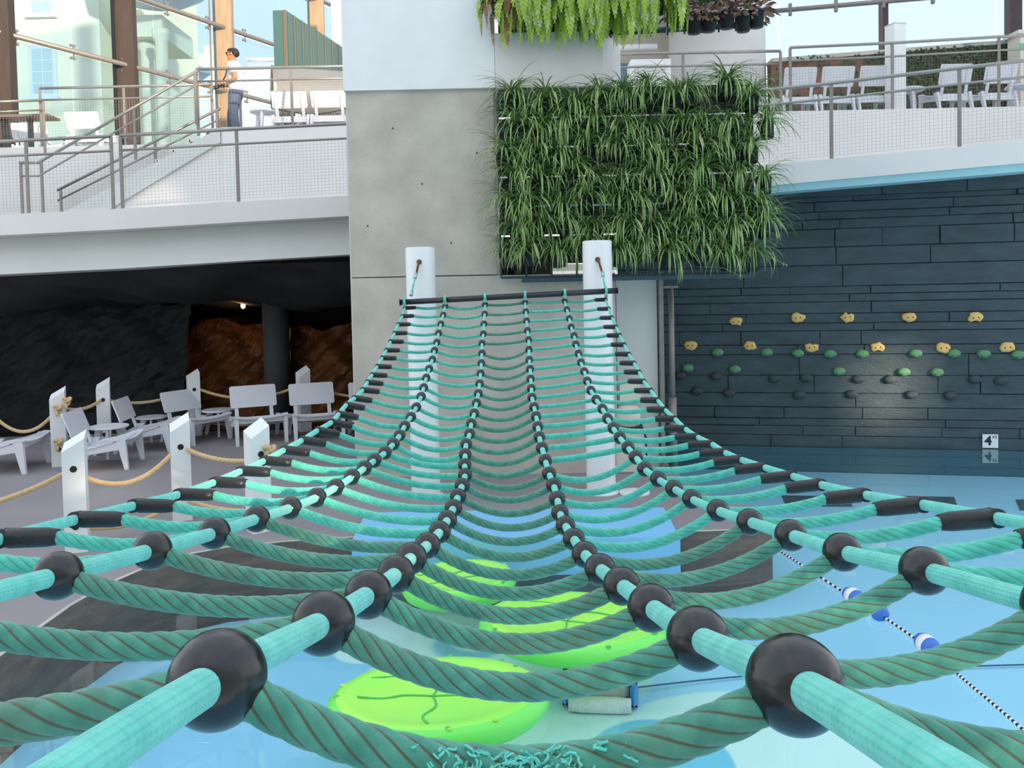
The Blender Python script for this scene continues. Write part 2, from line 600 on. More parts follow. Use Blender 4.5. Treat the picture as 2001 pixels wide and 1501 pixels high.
# ---- pool basin, floor pattern is paint
m = bpy.data.materials.new('pool_floor')
m.use_nodes = True
nt = m.node_tree
b = nt.nodes['Principled BSDF']
b.inputs['Roughness'].default_value = 0.6
tcp = nt.nodes.new('ShaderNodeTexCoord')
def circle_mask(cx, cy, r, soft=0.03, sy=1.0):
    sub = nt.nodes.new('ShaderNodeVectorMath'); sub.operation = 'SUBTRACT'
    sub.inputs[1].default_value = (cx, cy, POOL_Z)
    mul = nt.nodes.new('ShaderNodeVectorMath'); mul.operation = 'MULTIPLY'
    mul.inputs[1].default_value = (1, sy, 0)
    ln = nt.nodes.new('ShaderNodeVectorMath'); ln.operation = 'LENGTH'
    mp = nt.nodes.new('ShaderNodeMapRange')
    mp.inputs['From Min'].default_value = r - soft
    mp.inputs['From Max'].default_value = r + soft
    mp.inputs['To Min'].default_value = 1
    mp.inputs['To Max'].default_value = 0
    nt.links.new(tcp.outputs['Object'], sub.inputs[0])
    nt.links.new(sub.outputs[0], mul.inputs[0])
    nt.links.new(mul.outputs[0], ln.inputs[0])
    nt.links.new(ln.outputs['Value'], mp.inputs['Value'])
    return mp.outputs[0]
cur = None
base = nt.nodes.new('ShaderNodeRGB')
base.outputs[0].default_value = (*lin((158, 218, 242)), 1)
cur = base.outputs[0]
def layer(fac, rgb):
    global cur
    mxn = nt.nodes.new('ShaderNodeMixRGB')
    mxn.inputs['Color2'].default_value = (*lin(rgb), 1)
    nt.links.new(fac, mxn.inputs['Fac'])
    nt.links.new(cur, mxn.inputs['Color1'])
    cur = mxn.outputs[0]
def fl(px, py):
    p = pz(px, py, POOL_Z)
    return p.x, p.y
c0 = fl(880, 1240); layer(circle_mask(c0[0], c0[1] , 1.75, 0.03, 0.8), (196, 234, 234))
c0 = fl(1500, 1500); layer(circle_mask(c0[0], c0[1], 1.15, 0.02, 1.2), (202, 240, 234))
c0 = fl(960, 1480); layer(circle_mask(c0[0], c0[1], 0.9, 0.02, 0.9), (200, 240, 234))
c0 = fl(1290, 1490); layer(circle_mask(c0[0], c0[1], 0.46, 0.012, 0.9), (118, 202, 228))
c0 = fl(420, 1440); layer(circle_mask(c0[0], c0[1], 1.1, 0.03, 0.7), (134, 200, 230))
c0 = fl(700, 1275); layer(circle_mask(c0[0], c0[1], 0.34, 0.03, 1.0), (126, 196, 226))
c0 = fl(716, 1268); layer(circle_mask(c0[0], c0[1], 0.27, 0.02, 1.0), (196, 234, 234))
c0 = fl(915, 1260); layer(circle_mask(c0[0], c0[1], 0.30, 0.03, 1.0), (126, 196, 226))
c0 = fl(935, 1250); layer(circle_mask(c0[0], c0[1], 0.24, 0.02, 1.0), (196, 234, 234))
nt.links.new(cur, b.inputs['Base Color'])
MATS['pool_floor'] = m
mb = MB().prism([(-10, -3.4), (12, -3.4), (12, 14.2), (-10, 14.2)], POOL_Z - 0.15, POOL_Z)
struct('floor_pool', mb, 'pool_floor', 'turquoise painted pool floor with pale rounded patches under the water', 'pool floor')
mb = MB().add([(-11, -3.4, WATER), (12, -3.4, WATER), (12, 18.4, WATER), (-11, 18.4, WATER)], [(0, 1, 2, 3)])
wo = struct('water_surface', mb, 'water', 'still clear pool water mirroring the dark wall and the deck edge', 'water')

# ---- deck: peninsula with a dark stone fascia
deck_px = [(0, 1285), (140, 1185), (215, 1142), (300, 1105), (370, 1085), (440, 1072), (560, 1060), (690, 1052), (1000, 1046), (1340, 1041), (1422, 1038), (1480, 1033), (1509, 1027), (1506, 1014), (1460, 991), (1380, 962), (1330, 930), (1305, 905), (1290, 890)]
deck_poly = [(-3.45, -3.4), (-3.42, 3.6)] + [tuple(pz(x, y, 0).xy) for x, y in deck_px] + [(2.0, 13.75), (-6.0, 13.8), (-12, 13.5), (-12, -3.4)]
n = len(deck_poly)
mb = MB().prism(deck_poly, POOL_Z - 0.1, 0.0)
mb.mi = [1, 0] + [1] * n
floor = struct('floor', mb, ['deck_gray', 'fascia_stone'], 'smooth grey pool deck with a dark stone edge above the water', 'deck')
# thin pale coping strip along the edge
mb = MB()
edge = [Vector((p[0], p[1], 0.004)) for p in deck_poly[1:15]]
for a, c in zip(edge[:-1], edge[1:]):
    nrm = Vector((-(c - a).y, (c - a).x, 0)).normalized() * 0.03
    mb.slab([a, c, c + nrm, a + nrm], (0, 0, 0.006))
mb.build('coping_strip', 'concrete', floor)

# ---- concrete pillar, plinth and the white cladding box above
PY = 10.1
xl = pt(686, 500, PY).x
xr = pt(966, 300, PY).x
xr2 = pt(1205, 740, PY).x
zt = pt(830, 541, PY).z
zb = pt(830, 176, PY).z
pil = thing('concrete_pillar', 'wide bare concrete pillar behind the two white net columns', 'pillar', (xl + 1, PY + 1, 0), kind='structure')
MB().prism([(xl, PY), (xr, PY), (xr + 0.05, PY + 1.3), (xl, PY + 1.3)], zt + 0.012, zb).build('upper_block', 'concrete', pil)
MB().prism([(xl, PY), (xr2, PY), (xr2, PY + 1.3), (xl, PY + 1.3)], 0, zt).build('plinth', 'concrete', pil)
mb = MB()
for k in range(5):
    mb.box((lerp(xl, xr, .12 + .19 * k), PY - 0.001, lerp(zt, zb, (0.28, 0.8, 0.5, 0.18, 0.66)[k])), (0.02, 0.006, 0.02))
mb.build('tie_hole_plug', 'cave_column', pil)
MB().box((xl - 0.012, PY + 0.06, zt * 0.5 + 1.3), (0.02, 0.05, 4.4)).build('conduit', 'panel_white', pil)

clad = thing('wall_cladding', 'white box cladding on top of the concrete pillar, carrying the fern planter', 'cladding', (xl + 1, PY + 1, zb), kind='structure')
x1, x2 = pt(966, 100, PY - .04).x, pt(1177, 100, PY - .04).x
MB().prism([(xl - .03, PY - .05), (x1, PY - .05), (x1, PY + 1.3), (xl - .03, PY + 1.3)], zb, zb + 1.55).build('tall_panel', 'white_paint', clad)
zl = pt(1070, 66, PY).z
MB().prism([(x1 + .004, PY - .07), (x2, PY - .07), (x2 + .30, PY + .55), (x2 + .30, PY + 1.3), (x1 + .004, PY + 1.3)], zb - .01, zl).build('planter_ledge', 'white_plaster', clad)
MB().box(((x1 + x2) / 2 + .1, PY + .22, zl + .30), (x2 - x1 + .1, .3, .6)).build('planter_trough', 'pot_black', clad)

# ---- ramp (rises gently from left to right), seen edge-on
RAMP = [(-400, 12.0, 3.47), (-100, 12.0, 3.52), (230, 12.0, 3.59), (470, 12.1, 3.67), (700, 12.2, 3.74), (1000, 12.2, 3.84), (1300, 12.0, 3.94), (1500, 11.85, 4.01), (1630, 11.65, 4.05), (1880, 11.2, 4.11), (2150, 10.8, 4.18)]
RP = [Vector(((px - XP) / F * d, d, z)) for px, d, z in RAMP]
def ramp_at(px):
    for (a, b_, c), (a2, b2, c2), p, q in zip(RAMP[:-1], RAMP[1:], RP[:-1], RP[1:]):
        if a <= px <= a2:
            return p.lerp(q, (px - a) / (a2 - a))
    return RP[-1].copy()
rampo = thing('floor_ramp', 'white curved walkway ramp rising to the right above the deck', 'ramp', (0, 12.5, 3.5), kind='structure')
mb = MB()
for p, q in zip(RP[:-1], RP[1:]):
    mb.hexa([p - Vector((0, 0, .30)), q - Vector((0, 0, .30)), Vector((q.x, 15.2, q.z - .30)), Vector((p.x, 15.2, p.z - .30))],
            [p, q, Vector((q.x, 15.2, q.z)), Vector((p.x, 15.2, p.z))])
mb.build('walkway_slab', 'white_plaster', rampo)
mb = MB()
for p, q in zip(RP[:4], RP[1:5]):
    o1 = Vector((0, .40, -.302)); o2 = Vector((0, .22, -.86)); o3 = Vector((0, .9, -.86)); o4 = Vector((0, .9, -.302))
    mb.hexa([p + o2, q + o2, q + o3, p + o3], [p + o1, q + o1, q + o4, p + o4])
mb.build('edge_beam', 'white_soffit', rampo)
mb = MB()
for p, q in zip(RP[5:-1], RP[6:]):
    o1 = Vector((0, .05, -.301)); o2 = Vector((0, .10, -.40)); o3 = Vector((0, .5, -.40)); o4 = Vector((0, .5, -.301))
    mb.hexa([p + o2, q + o2, q + o3, p + o3], [p + o1, q + o1, q + o4, p + o4])
mb.build('teal_underside_trim', 'teal_trim', rampo)

# ---- dark stone climbing wall on the right, stones laid one by one
WA, WB = Vector((1.75, 13.47, 0)), Vector((9.6, 11.78, 0))
wdir = (WB - WA).normalized()
wnrm = Vector((wdir.y, -wdir.x, 0))
wlen = (WB - WA).length
def wpt(u, z, out=0.0):
    return WA + wdir * u + wnrm * out + Vector((0, 0, z))
wall_r = thing('wall_right', 'dark slate-coloured stone climbing wall rising from the pool water', 'wall', WA, kind='structure')
mb = MB().slab([wpt(0, POOL_Z), wpt(wlen, POOL_Z), wpt(wlen, 4.0), wpt(0, 4.0)], -wnrm * 0.3)
mb.build('backing', 'stone_dark', wall_r)
MB().slab([wpt(0, POOL_Z, .02), wpt(wlen, POOL_Z, .02), wpt(wlen, WATER - .04, .02), wpt(0, WATER - .04, .02)], -wnrm * 0.019).build('submerged_band', 'pool_wall', wall_r)
rs = random.Random(11)
z = WATER - 0.03
first = True
while z < 3.95:
    h = rs.choice([0.08, 0.12, 0.15, 0.18, 0.22, 0.28, 0.33])
    u = -rs.random() * 0.8
    while u < wlen:
        L = rs.choice([rs.uniform(.5, 1.2), rs.uniform(1.2, 3.6)])
        u0, u1 = max(u, 0), min(u + L, wlen)
        if u1 - u0 > 0.05:
            pr = rs.uniform(0.022, 0.045)
            hh = h - 0.004
            g = 0.003
            c = 0.007
            j = [rs.uniform(-.006, .006) for _ in range(8)]
            a0, a1 = u0 + g, u1 - g
            zz0, zz1 = z + 0.003, z + hh
            back = [wpt(a0, zz0), wpt(a1, zz0), wpt(a1, zz1), wpt(a0, zz1)]
            frn = [wpt(a0 + c, zz0 + c + j[0] * .5, pr + j[4]), wpt(a1 - c, zz0 + c + j[1] * .5, pr + j[5]), wpt(a1 - c, zz1 - c + j[2] * .5, pr + j[6]), wpt(a0 + c, zz1 - c + j[3] * .5, pr + j[7])]
            sd2 = [wpt(a0, zz0, pr * .72), wpt(a1, zz0, pr * .72), wpt(a1, zz1, pr * .72), wpt(a0, zz1, pr * .72)]
            fs = [(8, 9, 10, 11)]
            for k in range(4):
                k2 = (k + 1) % 4
                fs += [(k, k2, 4 + k2, 4 + k), (4 + k, 4 + k2, 8 + k2, 8 + k)]
            MB().add(back + sd2 + frn, fs).build('stone', 'stone_dark', wall_r)
        u += L
    z += h

# ---- cave under the left ramp
cave = thing('wall_cave', 'black artificial rock grotto under the ramp behind the deck chairs', 'grotto', (-6, 16, 0), kind='structure')
def noise2(x, y, seed=0):
    return (math.sin(x * 1.7 + seed) * math.cos(y * 2.1 + seed * 1.3) + 0.5 * math.sin(x * 3.9 + y * 2.7 + seed * 2) + 0.3 * math.sin(x * 8.1 - y * 6.3 + seed))
mb = MB()
nx, ny = 60, 34
vs, fs = [], []
for j in range(ny + 1):
    y = lerp(12.75, 19.9, j / ny)
    for i in range(nx + 1):
        x = lerp(-12.5, 0.2, i / nx)
        zc = lerp(2.78, 2.16, min(1, (y - 12.75) / 1.9)) + 0.12 * noise2(x * .6, y * .7, 2) * min(1, (y - 12.75) / .8)
        vs.append((x, y, zc))
for j in range(ny):
    for i in range(nx):
        a = j * (nx + 1) + i
        fs.append((a, a + nx + 1, a + nx + 2, a + 1))
mb.add(vs, fs)
mb.build('rock_ceiling', 'cave_rock', cave, True)
MB().box((-6, 20.1, 1.4), (14, .3, 4)).build('rear_wall', 'cave_black', cave)
MB().box((-12.6, 16.5, 1.4), (.3, 8, 4)).build('side_wall', 'cave_black', cave)
MB().box((0.2, 16.0, 1.4), (.3, 8, 4)).build('side_wall', 'cave_black', cave)
MB().box((-6, 17.2, -.85), (13, 6.6, .3)).build('grotto_floor', 'cave_black', cave)
def rock_face(name, pxa, pxb, y0, z0, z1, material, seed, amp):
    xa, xb = (pxa - XP) / F * y0, (pxb - XP) / F * y0
    nx, nz = 36, 26
    vs, fs = [], []
    for j in range(nz + 1):
        v = j / nz
        for i in range(nx + 1):
            x = lerp(xa, xb, i / nx)
            zz = lerp(z0, z1 + .10 * noise2(x * 1.3, 1, seed), v)
            ledge = math.floor(zz * 4 + noise2(x * .8, 2, seed) * .8) * .11
            y = y0 + ledge * .55 + amp * noise2(x * 1.6, zz * 2.4, seed)
            vs.append((x, y, zz))
    for i in range(nx + 1):
        x = lerp(xa, xb, i / nx)
        vs.append((x, y0 + 2.0, z1 + .10 * noise2(x * 1.3, 1, seed)))
    for j in range(nz + 1):
        for i in range(nx):
            a = j * (nx + 1) + i
            fs.append((a, a + 1, a + nx + 2, a + nx + 1))
    return MB().add(vs, fs).build(name, material, cave)
rock_face('waterfall_rock', 322, 560, 17.2, -.5, 1.68, 'amber_rock', 3.0, .12)
rock_face('waterfall_rock', 560, 720, 17.6, -.5, 1.6, 'amber_rock', 5.0, .12)
rock_face('dark_boulder', -120, 352, 15.9, -.5, 2.2, 'cave_rock', 8.0, .10)
p = pt(541, 700, 15.2)
MB().lathe([(.235, -.5), (.235, 2.3)], 24, (p.x, p.y, 0)).build('round_column', 'cave_column', cave, True)

def cave_lamp(px, py, Y, label, energy):
    c = pt(px, py, Y)
    t = thing('grotto_lamp', label, 'lamp', c, group=None)
    MB().lathe([(.0, -.07), (.035, -.05), (.05, .0), (.03, .06), (.0, .10)], 10, c).build('flame_bulb', 'flame', t, True)
    MB().lathe([(.0, .10), (.06, .10), (.06, .14), (.02, .16), (.02, .9), (.0, .9)], 10, c).build('shade_and_stem', 'cave_black', t)
    ld = bpy.data.lights.new('lamp_light', 'POINT')
    ld.energy = energy
    ld.color = (1.0, 0.55, 0.22)
    ld.shadow_soft_size = 0.06
    lo = bpy.data.objects.new('lamp_light', ld)
    col.objects.link(lo)
    lo.parent = t
    lo.location = (0, -.12, -.05)
    return t
cave_lamp(475, 597, 16.6, 'small glowing amber lamp hanging in the dark grotto', 4)

# ---- white upper terraces behind the ramp
TY = 15.0
terr = thing('wall_terrace', 'white terrace wall behind the ramp railing on the left', 'wall', (-6, TY, 3.6), kind='structure')
xs = pt(432, 260, TY).x
MB().box(((xs + .6) / 2, TY + .15, 4.38), (.6 - xs, .3, 1.94)).build('upper_terrace_face', 'white_plaster', terr)
MB().box((-8.2, 16.35, 4.4), (7.2, .3, 1.78)).build('lower_terrace_face', 'white_plaster', terr)
MB().box(((xs + .6) / 2, TY + 4.76, 5.249), (.6 - xs, 8.9, .2)).build('upper_terrace_floor', 'white_plaster', terr)
MB().box((-9.2, 19.5, 5.19), (9.2, 6.0, .2)).build('lower_terrace_floor', 'white_plaster', terr)
terr2 = thing('wall_terrace_right', 'white parapet wall below the row of terrace chairs on the right', 'wall', (6, TY, 4), kind='structure')
TRY = 14.2
MB().box((6.6, TRY + .12, 4.51), (12.2, .24, 1.5)).build('parapet', 'white_plaster', terr2)
MB().box((6.6, TRY + 3.25, 5.2), (12.2, 6, .2)).build('terrace_floor', 'white_plaster', terr2)

# ---- stairs from the ramp up to the upper terrace, treads one by one
stair = thing('stairs', 'white stairs climbing from the ramp to the upper terrace behind the railing', 'stairs', (-7, 15.3, 3.6), kind='structure')
sx0, sx1 = pt(112, 410, 15.0).x, pt(432, 260, 15.0).x
N = 10
zs0, zs1 = 3.55, 5.35
for k in range(N):
    xa, xb = lerp(sx0, sx1, k / N), lerp(sx0, sx1, (k + 1) / N)
    zt_ = lerp(zs0, zs1, (k + 1) / N)
    MB().box(((xa + xb) / 2 - .015, 15.55, zt_ - .03), (xb - xa + .03, 1.0, .06)).build('tread', 'white_plaster', stair)
    MB().box((xa + .01, 15.55, zt_ - .1), (.02, 1.0, .16)).build('riser', 'white_soffit', stair)
MB().slab([(sx0 + .12, 15.03, 3.5), (sx1 - .01, 15.03, 3.5), (sx1 - .01, 15.03, 5.2), (sx0 + .12, 15.03, 3.6)], (0, .06, 0)).build('side_wall', 'white_plaster', stair)
MB().slab([(sx0 - .05, 14.97, 3.5), (sx0 + .25, 14.97, 3.5), (sx1 - .01, 14.97, 5.08), (sx1 - .01, 14.97, 5.34), (sx0 - .05, 14.97, 3.78)], (0, .03, 0)).build('stringer', 'white_soffit', stair)

# ---- added unseen wall: blocks the sun from the hall, its gaps shape sun patches
def sun_blocker():
    y = -6.0
    x0, x1, z0, z1 = -14.0, 36.0, -1.0, 11.0
    holes = []
    for (P, w, h) in [(Vector((-1.05, 3.55, 1.5)), 0.95, 0.42), (Vector((5.75, 12.75, 0.62)), 0.9, 1.15), (Vector((-6.3, 15.0, 4.0)), .5, .4)]:
        t = (P.y - y) / -SUN_DIR.y
        c = P + SUN_DIR * t
        holes.append((c.x - w / 2, c.x + w / 2, c.z - h / 2, c.z + h / 2))
    xs_ = sorted({x0, 12.5, x1, *[h[0] for h in holes], *[h[1] for h in holes]})
    t = thing('sun_blocker_wall', 'added pale wall behind the camera blocking the sun, with gaps for sun patches', 'wall', (10, y, 0), kind='structure')
    for a, c in zip(xs_[:-1], xs_[1:]):
        mid = (a + c) / 2
        hs = sorted([h for h in holes if h[0] < mid < h[1]], key=lambda h: h[2])
        zc = z0
        segs = []
        for h in hs:
            segs.append((zc, h[2])); zc = h[3]
        segs.append((zc, z1 if mid < 12.5 else 15.5))
        for s0, s1 in segs:
            if s1 > s0:
                MB().box((mid, y - .15, (s0 + s1) / 2), (c - a, .3, s1 - s0)).build('wall_panel', 'blocker_pale', t)  # piece of the added unseen sun-blocking wall
sun_blocker()
MB_g = MB().prism([(-150, 24), (150, 24), (150, 200), (-150, 200)], 2.8, 3.0)
struct('ground', MB_g, 'ground', 'pale outdoor ground beyond the glass facade', 'ground')
# ================================================================== WHITE NET COLUMNS
CY = 9.12
for k, (px, pytop, lab) in enumerate([(827, 483, 'left white round steel column holding up the far end of the rope net'), (1171, 470, 'right white round steel column holding up the far end of the rope net')]):
    x = pt(px, 735, CY).x
    zt_ = pt(px - 8, pytop, CY - .1).z
    t = thing('net_column', lab, 'column', (x, CY, 0), group='white net columns')
    MB().lathe([(.162, 0), (.162, zt_ - .012), (.155, zt_)], 40, (x, CY, 0)).build('pipe', 'white_paint', t, False)
    smooth_angle(t.children[0])
    MB().lathe([(.0, 0), (.20, 0), (.20, .012), (.0, .015)], 32, (x, CY, 0.001)).build('base_plate', 'white_paint', t)
    # eye bolt, rusty shackle
    e = pt((819, 1168)[k], (512, 507)[k], CY - .17)
    MB().lathe([(.0, -.02), (.028, -.02), (.028, .01), (.0, .01)], 12, e, Matrix.Rotation(R(90), 3, 'X')).build('eye_bolt', 'rust', t)
    q = pt((814, 1176)[k], (533, 530)[k], CY - .2)
    MB().tube([e + Vector((0, -.03, .01)), e.lerp(q, .3) + Vector((0, -.03, 0)), q], .012, 8).build('turnbuckle', 'rust', t)

# ================================================================== ROPE NET
A_ = [(791, 602), (786, 618), (778, 634), (771, 651), (763.5, 667.5), (755, 684.5), (747, 699.5), (737, 716), (727, 732.5), (718, 747), (709, 762), (693, 778), (677, 791), (662, 809), (648, 825), (621, 841), (591, 860), (556, 879), (517, 900), (472, 920), (420, 942), (350, 966), (263, 988), (150, 1015), (5, 1052)]
B_ = [(870, 598.5), (866, 615.5), (861.6, 633), (857, 651), (853.6, 669), (849, 685), (845, 702.5), (838.7, 720.5), (833, 738.5), (828, 757.5), (823, 775), (813.6, 796), (803, 815), (791, 833), (781, 851), (768.7, 868), (752.5, 885), (732, 900), (712.5, 915), (688, 932.5), (656, 953), (618.7, 972.5), (567.6, 993), (501.6, 1014), (419, 1042), (297.6, 1076), (113, 1125)]
C_ = [(948, 595.5), (947, 613.6), (945.6, 633), (944.5, 652.5), (942, 671), (941.6, 690.4), (940.5, 709.6), (939, 729.6), (937, 749.6), (934.7, 769), (931, 787.5), (926.7, 808), (921, 827.7), (917.7, 848), (911, 868), (909, 888.5), (908, 908.7), (908.7, 928.5), (903, 949), (895, 970.5), (886, 993), (874, 1016.5), (859, 1040), (835, 1066), (804, 1091), (773.5, 1122), (720, 1162), (632, 1217.5), (425, 1327.5)]
D_ = [(1026, 591), (1027.5, 609), (1029, 627), (1030.7, 646), (1033, 664), (1033.6, 683), (1034.4, 703), (1036, 721), (1037, 740.4), (1038.4, 759), (1039.7, 777), (1043.7, 795.6), (1047.7, 814), (1051, 834), (1054, 854.6), (1059.4, 876), (1065.7, 900.5), (1073, 926), (1082, 949), (1089, 975.5), (1094.3, 1003), (1105, 1027.5), (1121.5, 1054), (1142.5, 1083.5), (1172.5, 1112.5), (1215, 1145), (1272.5, 1187.5), (1364, 1247.5), (1554, 1337.5)]
E_ = [(1103.7, 588.4), (1107.7, 605), (1112.3, 622.5), (1116, 639), (1121.6, 656), (1125, 672.7), (1130.4, 691), (1135, 708.4), (1141.6, 726), (1147.5, 744.7), (1154.4, 763), (1165, 781), (1177, 799), (1187, 818), (1198, 836.6), (1211, 855.5), (1227, 875), (1242.5, 893.7), (1260, 917), (1286, 936.5), (1317, 955.4), (1352, 975.6), (1403, 998), (1465, 1020), (1545, 1046), (1646, 1079), (1805.6, 1115.6)]
F_ = [(1184, 585.5), (1190, 603.6), (1196, 621), (1204, 639), (1211, 655.6), (1220, 674), (1229, 692.4), (1239, 710), (1249, 727.6), (1258, 745.5), (1272, 763.6), (1285.5, 782.5), (1300, 801), (1319, 819), (1339, 838), (1362.5, 854), (1391, 868), (1416, 884), (1447.5, 898), (1492, 913), (1547, 930), (1602.6, 947), (1689, 967), (1799.6, 986), (1943, 1012)]
NR = 29
rr = np.arange(NR)
sep = np.array([math.hypot(D_[i][0] - C_[i][0], D_[i][1] - C_[i][1]) for i in range(NR)])
wid = np.interp(rr, [0, 12], [0.425, 0.40])
dep = F * wid / sep
DEP = np.polyval(np.polyfit(rr, dep, 6), rr)
DEP = np.where(rr > 18, dep, DEP)
cols = [A_, B_, C_, D_, E_, F_]
P = []                                  # P[col][row]
for c in cols:
    P.append([pt(c[i][0], c[i][1], DEP[i]) for i in range(len(c))])
for ci in range(6):                     # rows past the edge of the frame run on along the rope
    ref = 2 if ci < 3 else 3
    while len(P[ci]) < NR:
        i = len(P[ci])
        prev = P[ci][-1]
        p = Vector((prev.x + (P[ci][-1].x - P[ci][-2].x) * .5, DEP[i], prev.z + (P[ref][i].z - P[ref][i - 1].z) * .75))
        P[ci].append(p)
    last, pr2 = P[ci][-1], P[ci][-2]
    for k in range(2):
        s = P[ci][-1] - P[ci][-2]
        P[ci].append(P[ci][-1] + Vector((s.x * .6, -0.28, s.z * .75)))
net = thing('rope_climbing_net', 'large teal rope climbing net with black ball joints sagging over the pool', 'climbing net', (0, 4.5, 0))
NB = WL[net]
def bez(pts, sub=4):
    """Catmull-Rom through pts"""
    out = []
    for i in range(len(pts) - 1):
        p0, p1, p2, p3 = pts[max(i - 1, 0)], pts[i], pts[i + 1], pts[min(i + 2, len(pts) - 1)]
        for k in range(sub):
            t = k / sub
            out.append(0.5 * ((2 * p1) + (p2 - p0) * t + (2 * p0 - 5 * p1 + 4 * p2 - p3) * t * t + (3 * p1 - p0 - 3 * p2 + p3) * t ** 3))
    out.append(pts[-1].copy())
    return out
# far bar
bl, br = pt(782, 591, 8.72), pt(1206, 568, 8.72)
MB().tube([bl, br], .030, 16).build('far_bar', 'bar_black', net, True)
for e in (bl, br):
    d = (br - bl).normalized() * (.006 if e is br else -.006)
    MB().tube([e, e + d], .038, 16).build('bar_end_cap', 'bar_black', net)
# near bar behind the camera
MB().tube([Vector((-1.9, -.22, 2.28)), Vector((1.9, -.22, 2.28))], .030, 12).build('near_bar', 'bar_black', net, True)
# lengthwise ropes: slack braid, one rope each
for ci in range(6):
    pts = [Vector(p) for p in P[ci]]
    top = bl.lerp(br, (proj(P[ci][0])[0] - 782) / (1206 - 782))
    start = [top + Vector((0, -.034, .036)), top + Vector((0, -.045, -.01))]
    pts = start + pts
    path = bez(pts, 8)
    rope('lengthwise_rope', path, .0135, 22, 'rope_column', net)
    fe = pts[1].lerp(pts[2], .55)
    MB().tube([pts[1].lerp(pts[2], .15), fe], .019, 10).build('rope_clamp', 'ferrule', net, True)
    MB().tube([top + Vector((0, -.034, .03)), top + Vector((0, .0, .042)), top + Vector((0, .034, .02)), top + Vector((0, .03, -.02)), top + Vector((0, -.02, -.045))], .012, 8).build('bar_loop', 'rope_column', net, True)
# tie ropes from columns to the bar ends
for k, (a, b_) in enumerate([((813, 535), (803, 578)), ((1177, 532), (1184, 570))]):
    p, q = pt(*a, 8.86), pt(*b_, 8.72)
    MB().tube([p, q], .011, 8).build('tie_rope', 'rope_column', net, True)
    MB().tube([p, p.lerp(q, .22)], .019, 10).build('rope_clamp', 'ferrule', net, True)
    MB().tube([p.lerp(q, .82), q], .019, 10).build('rope_clamp', 'ferrule', net, True)
# ball joints
ball = MB()
prof = []
for i in range(25):
    a = -math.pi / 2 + math.pi * i / 24
    prof.append((max(.034 * math.cos(a), 0.0), .034 * math.sin(a)))
ball.lathe(prof[:12] + prof[12:], 32)
ball_me = ball.data('ball_joint', 'bead_black', True)
ball_lo = MB().lathe([(max(.034 * math.cos(-math.pi / 2 + math.pi * i / 12), 0), .034 * math.sin(-math.pi / 2 + math.pi * i / 12)) for i in range(13)], 18).data('ball_joint', 'bead_black', True)
for ci in (1, 2, 3, 4):
    for i in range(NR):
        o = put('ball_joint', ball_me if i > 14 else ball_lo, net, P[ci][i] - NB, (R(random.uniform(20, 70)), R(random.uniform(-30, 30)), R(random.uniform(0, 180))))
# crosswise ropes
def sag_of(span, i):
    r = i + 1
    if span == 0: return .022 if r > 13 else .018
    if span == 1: return .040 if r < 10 else (.055 if r < 17 else .03)
    if span == 2: return .018 if r < 6 else (.065 if r < 27 else .062)
    if span == 3: return .008 if r < 18 else (.062 if r < 25 else .055)
    return .018
CRZ = {}
for i in range(NR):
    for s in range(5):
        a, b_ = P[s][i].copy(), P[s + 1][i].copy()
        if max(abs(a.x), abs(b_.x)) > 1.9:
            pass
        d = (b_ - a).normalized()
        if s == 0:
            a = a + d * .112
        if s == 4:
            b_ = b_ - d * .112
        if proj(a)[0] > 2300 or proj(b_)[0] < -300:
            continue
        r = i + 1
        near = r > 19
        seg = 44 if r > 24 else (26 if near else 12)
        ptsr = catenary(a, b_, sag_of(s, i), seg)
        worn = s == 2 or (s in (1, 3) and r > 23)
        m_ = 'rope_worn' if worn else 'rope_teal'
        if r > 12:
            n_ = 54 if r > 24 else (36 if r > 19 else 24)
            sg_ = 110 if r > 26 else (70 if r > 22 else (40 if r > 17 else 22))
            rope('crosswise_rope', catenary(a, b_, sag_of(s, i), sg_), .0152, n_, m_, net, LAY_L if r > 17 else 0, LAY_P, .15, phase=random.random())
        else:
            rope('crosswise_rope', catenary(a, b_, sag_of(s, i), 12), .0140, 10, m_, net)
# frayed fibre tuft on the nearest rope
mb = MB()
pr = catenary(P[2][28], P[3][28], sag_of(2, 28), 44)
rf = random.Random(5)
for k in range(260):
    q = pr[min(max(int(rf.gauss(22.5, 3.4)), 15), 31)]
    a = rf.uniform(.35, 2.5)
    o = Vector((0, -math.sin(a) * .0138, math.cos(a) * .0138))
    s = q + o + Vector((rf.uniform(-.006, .006), 0, 0))
    cur_ = [s]
    dv = (o.normalized() * .5 + Vector((rf.uniform(-1, 1), rf.uniform(-.3, .3), rf.uniform(-.8, .8)))).normalized() * .0024
    for j in range(5):
        dv = Matrix.Rotation(rf.uniform(-1.1, 1.1), 3, 'Y') @ Matrix.Rotation(rf.uniform(-.6, .6), 3, 'X') @ dv
        nx_ = cur_[-1] + dv
        off = nx_ - q
        off.x = 0
        if off.length > .0175:
            nx_ -= off * (1 - .0175 / off.length)
        elif off.length < .0135:
            nx_ += off * (.0135 / max(off.length, 1e-4) - 1)
        cur_.append(nx_)
    mb.tube(cur_, rf.uniform(.0007, .0012), 4)
fr_ = mb.build('frayed_strands', 'rope_column', net)
fr_['kind'] = 'stuff'
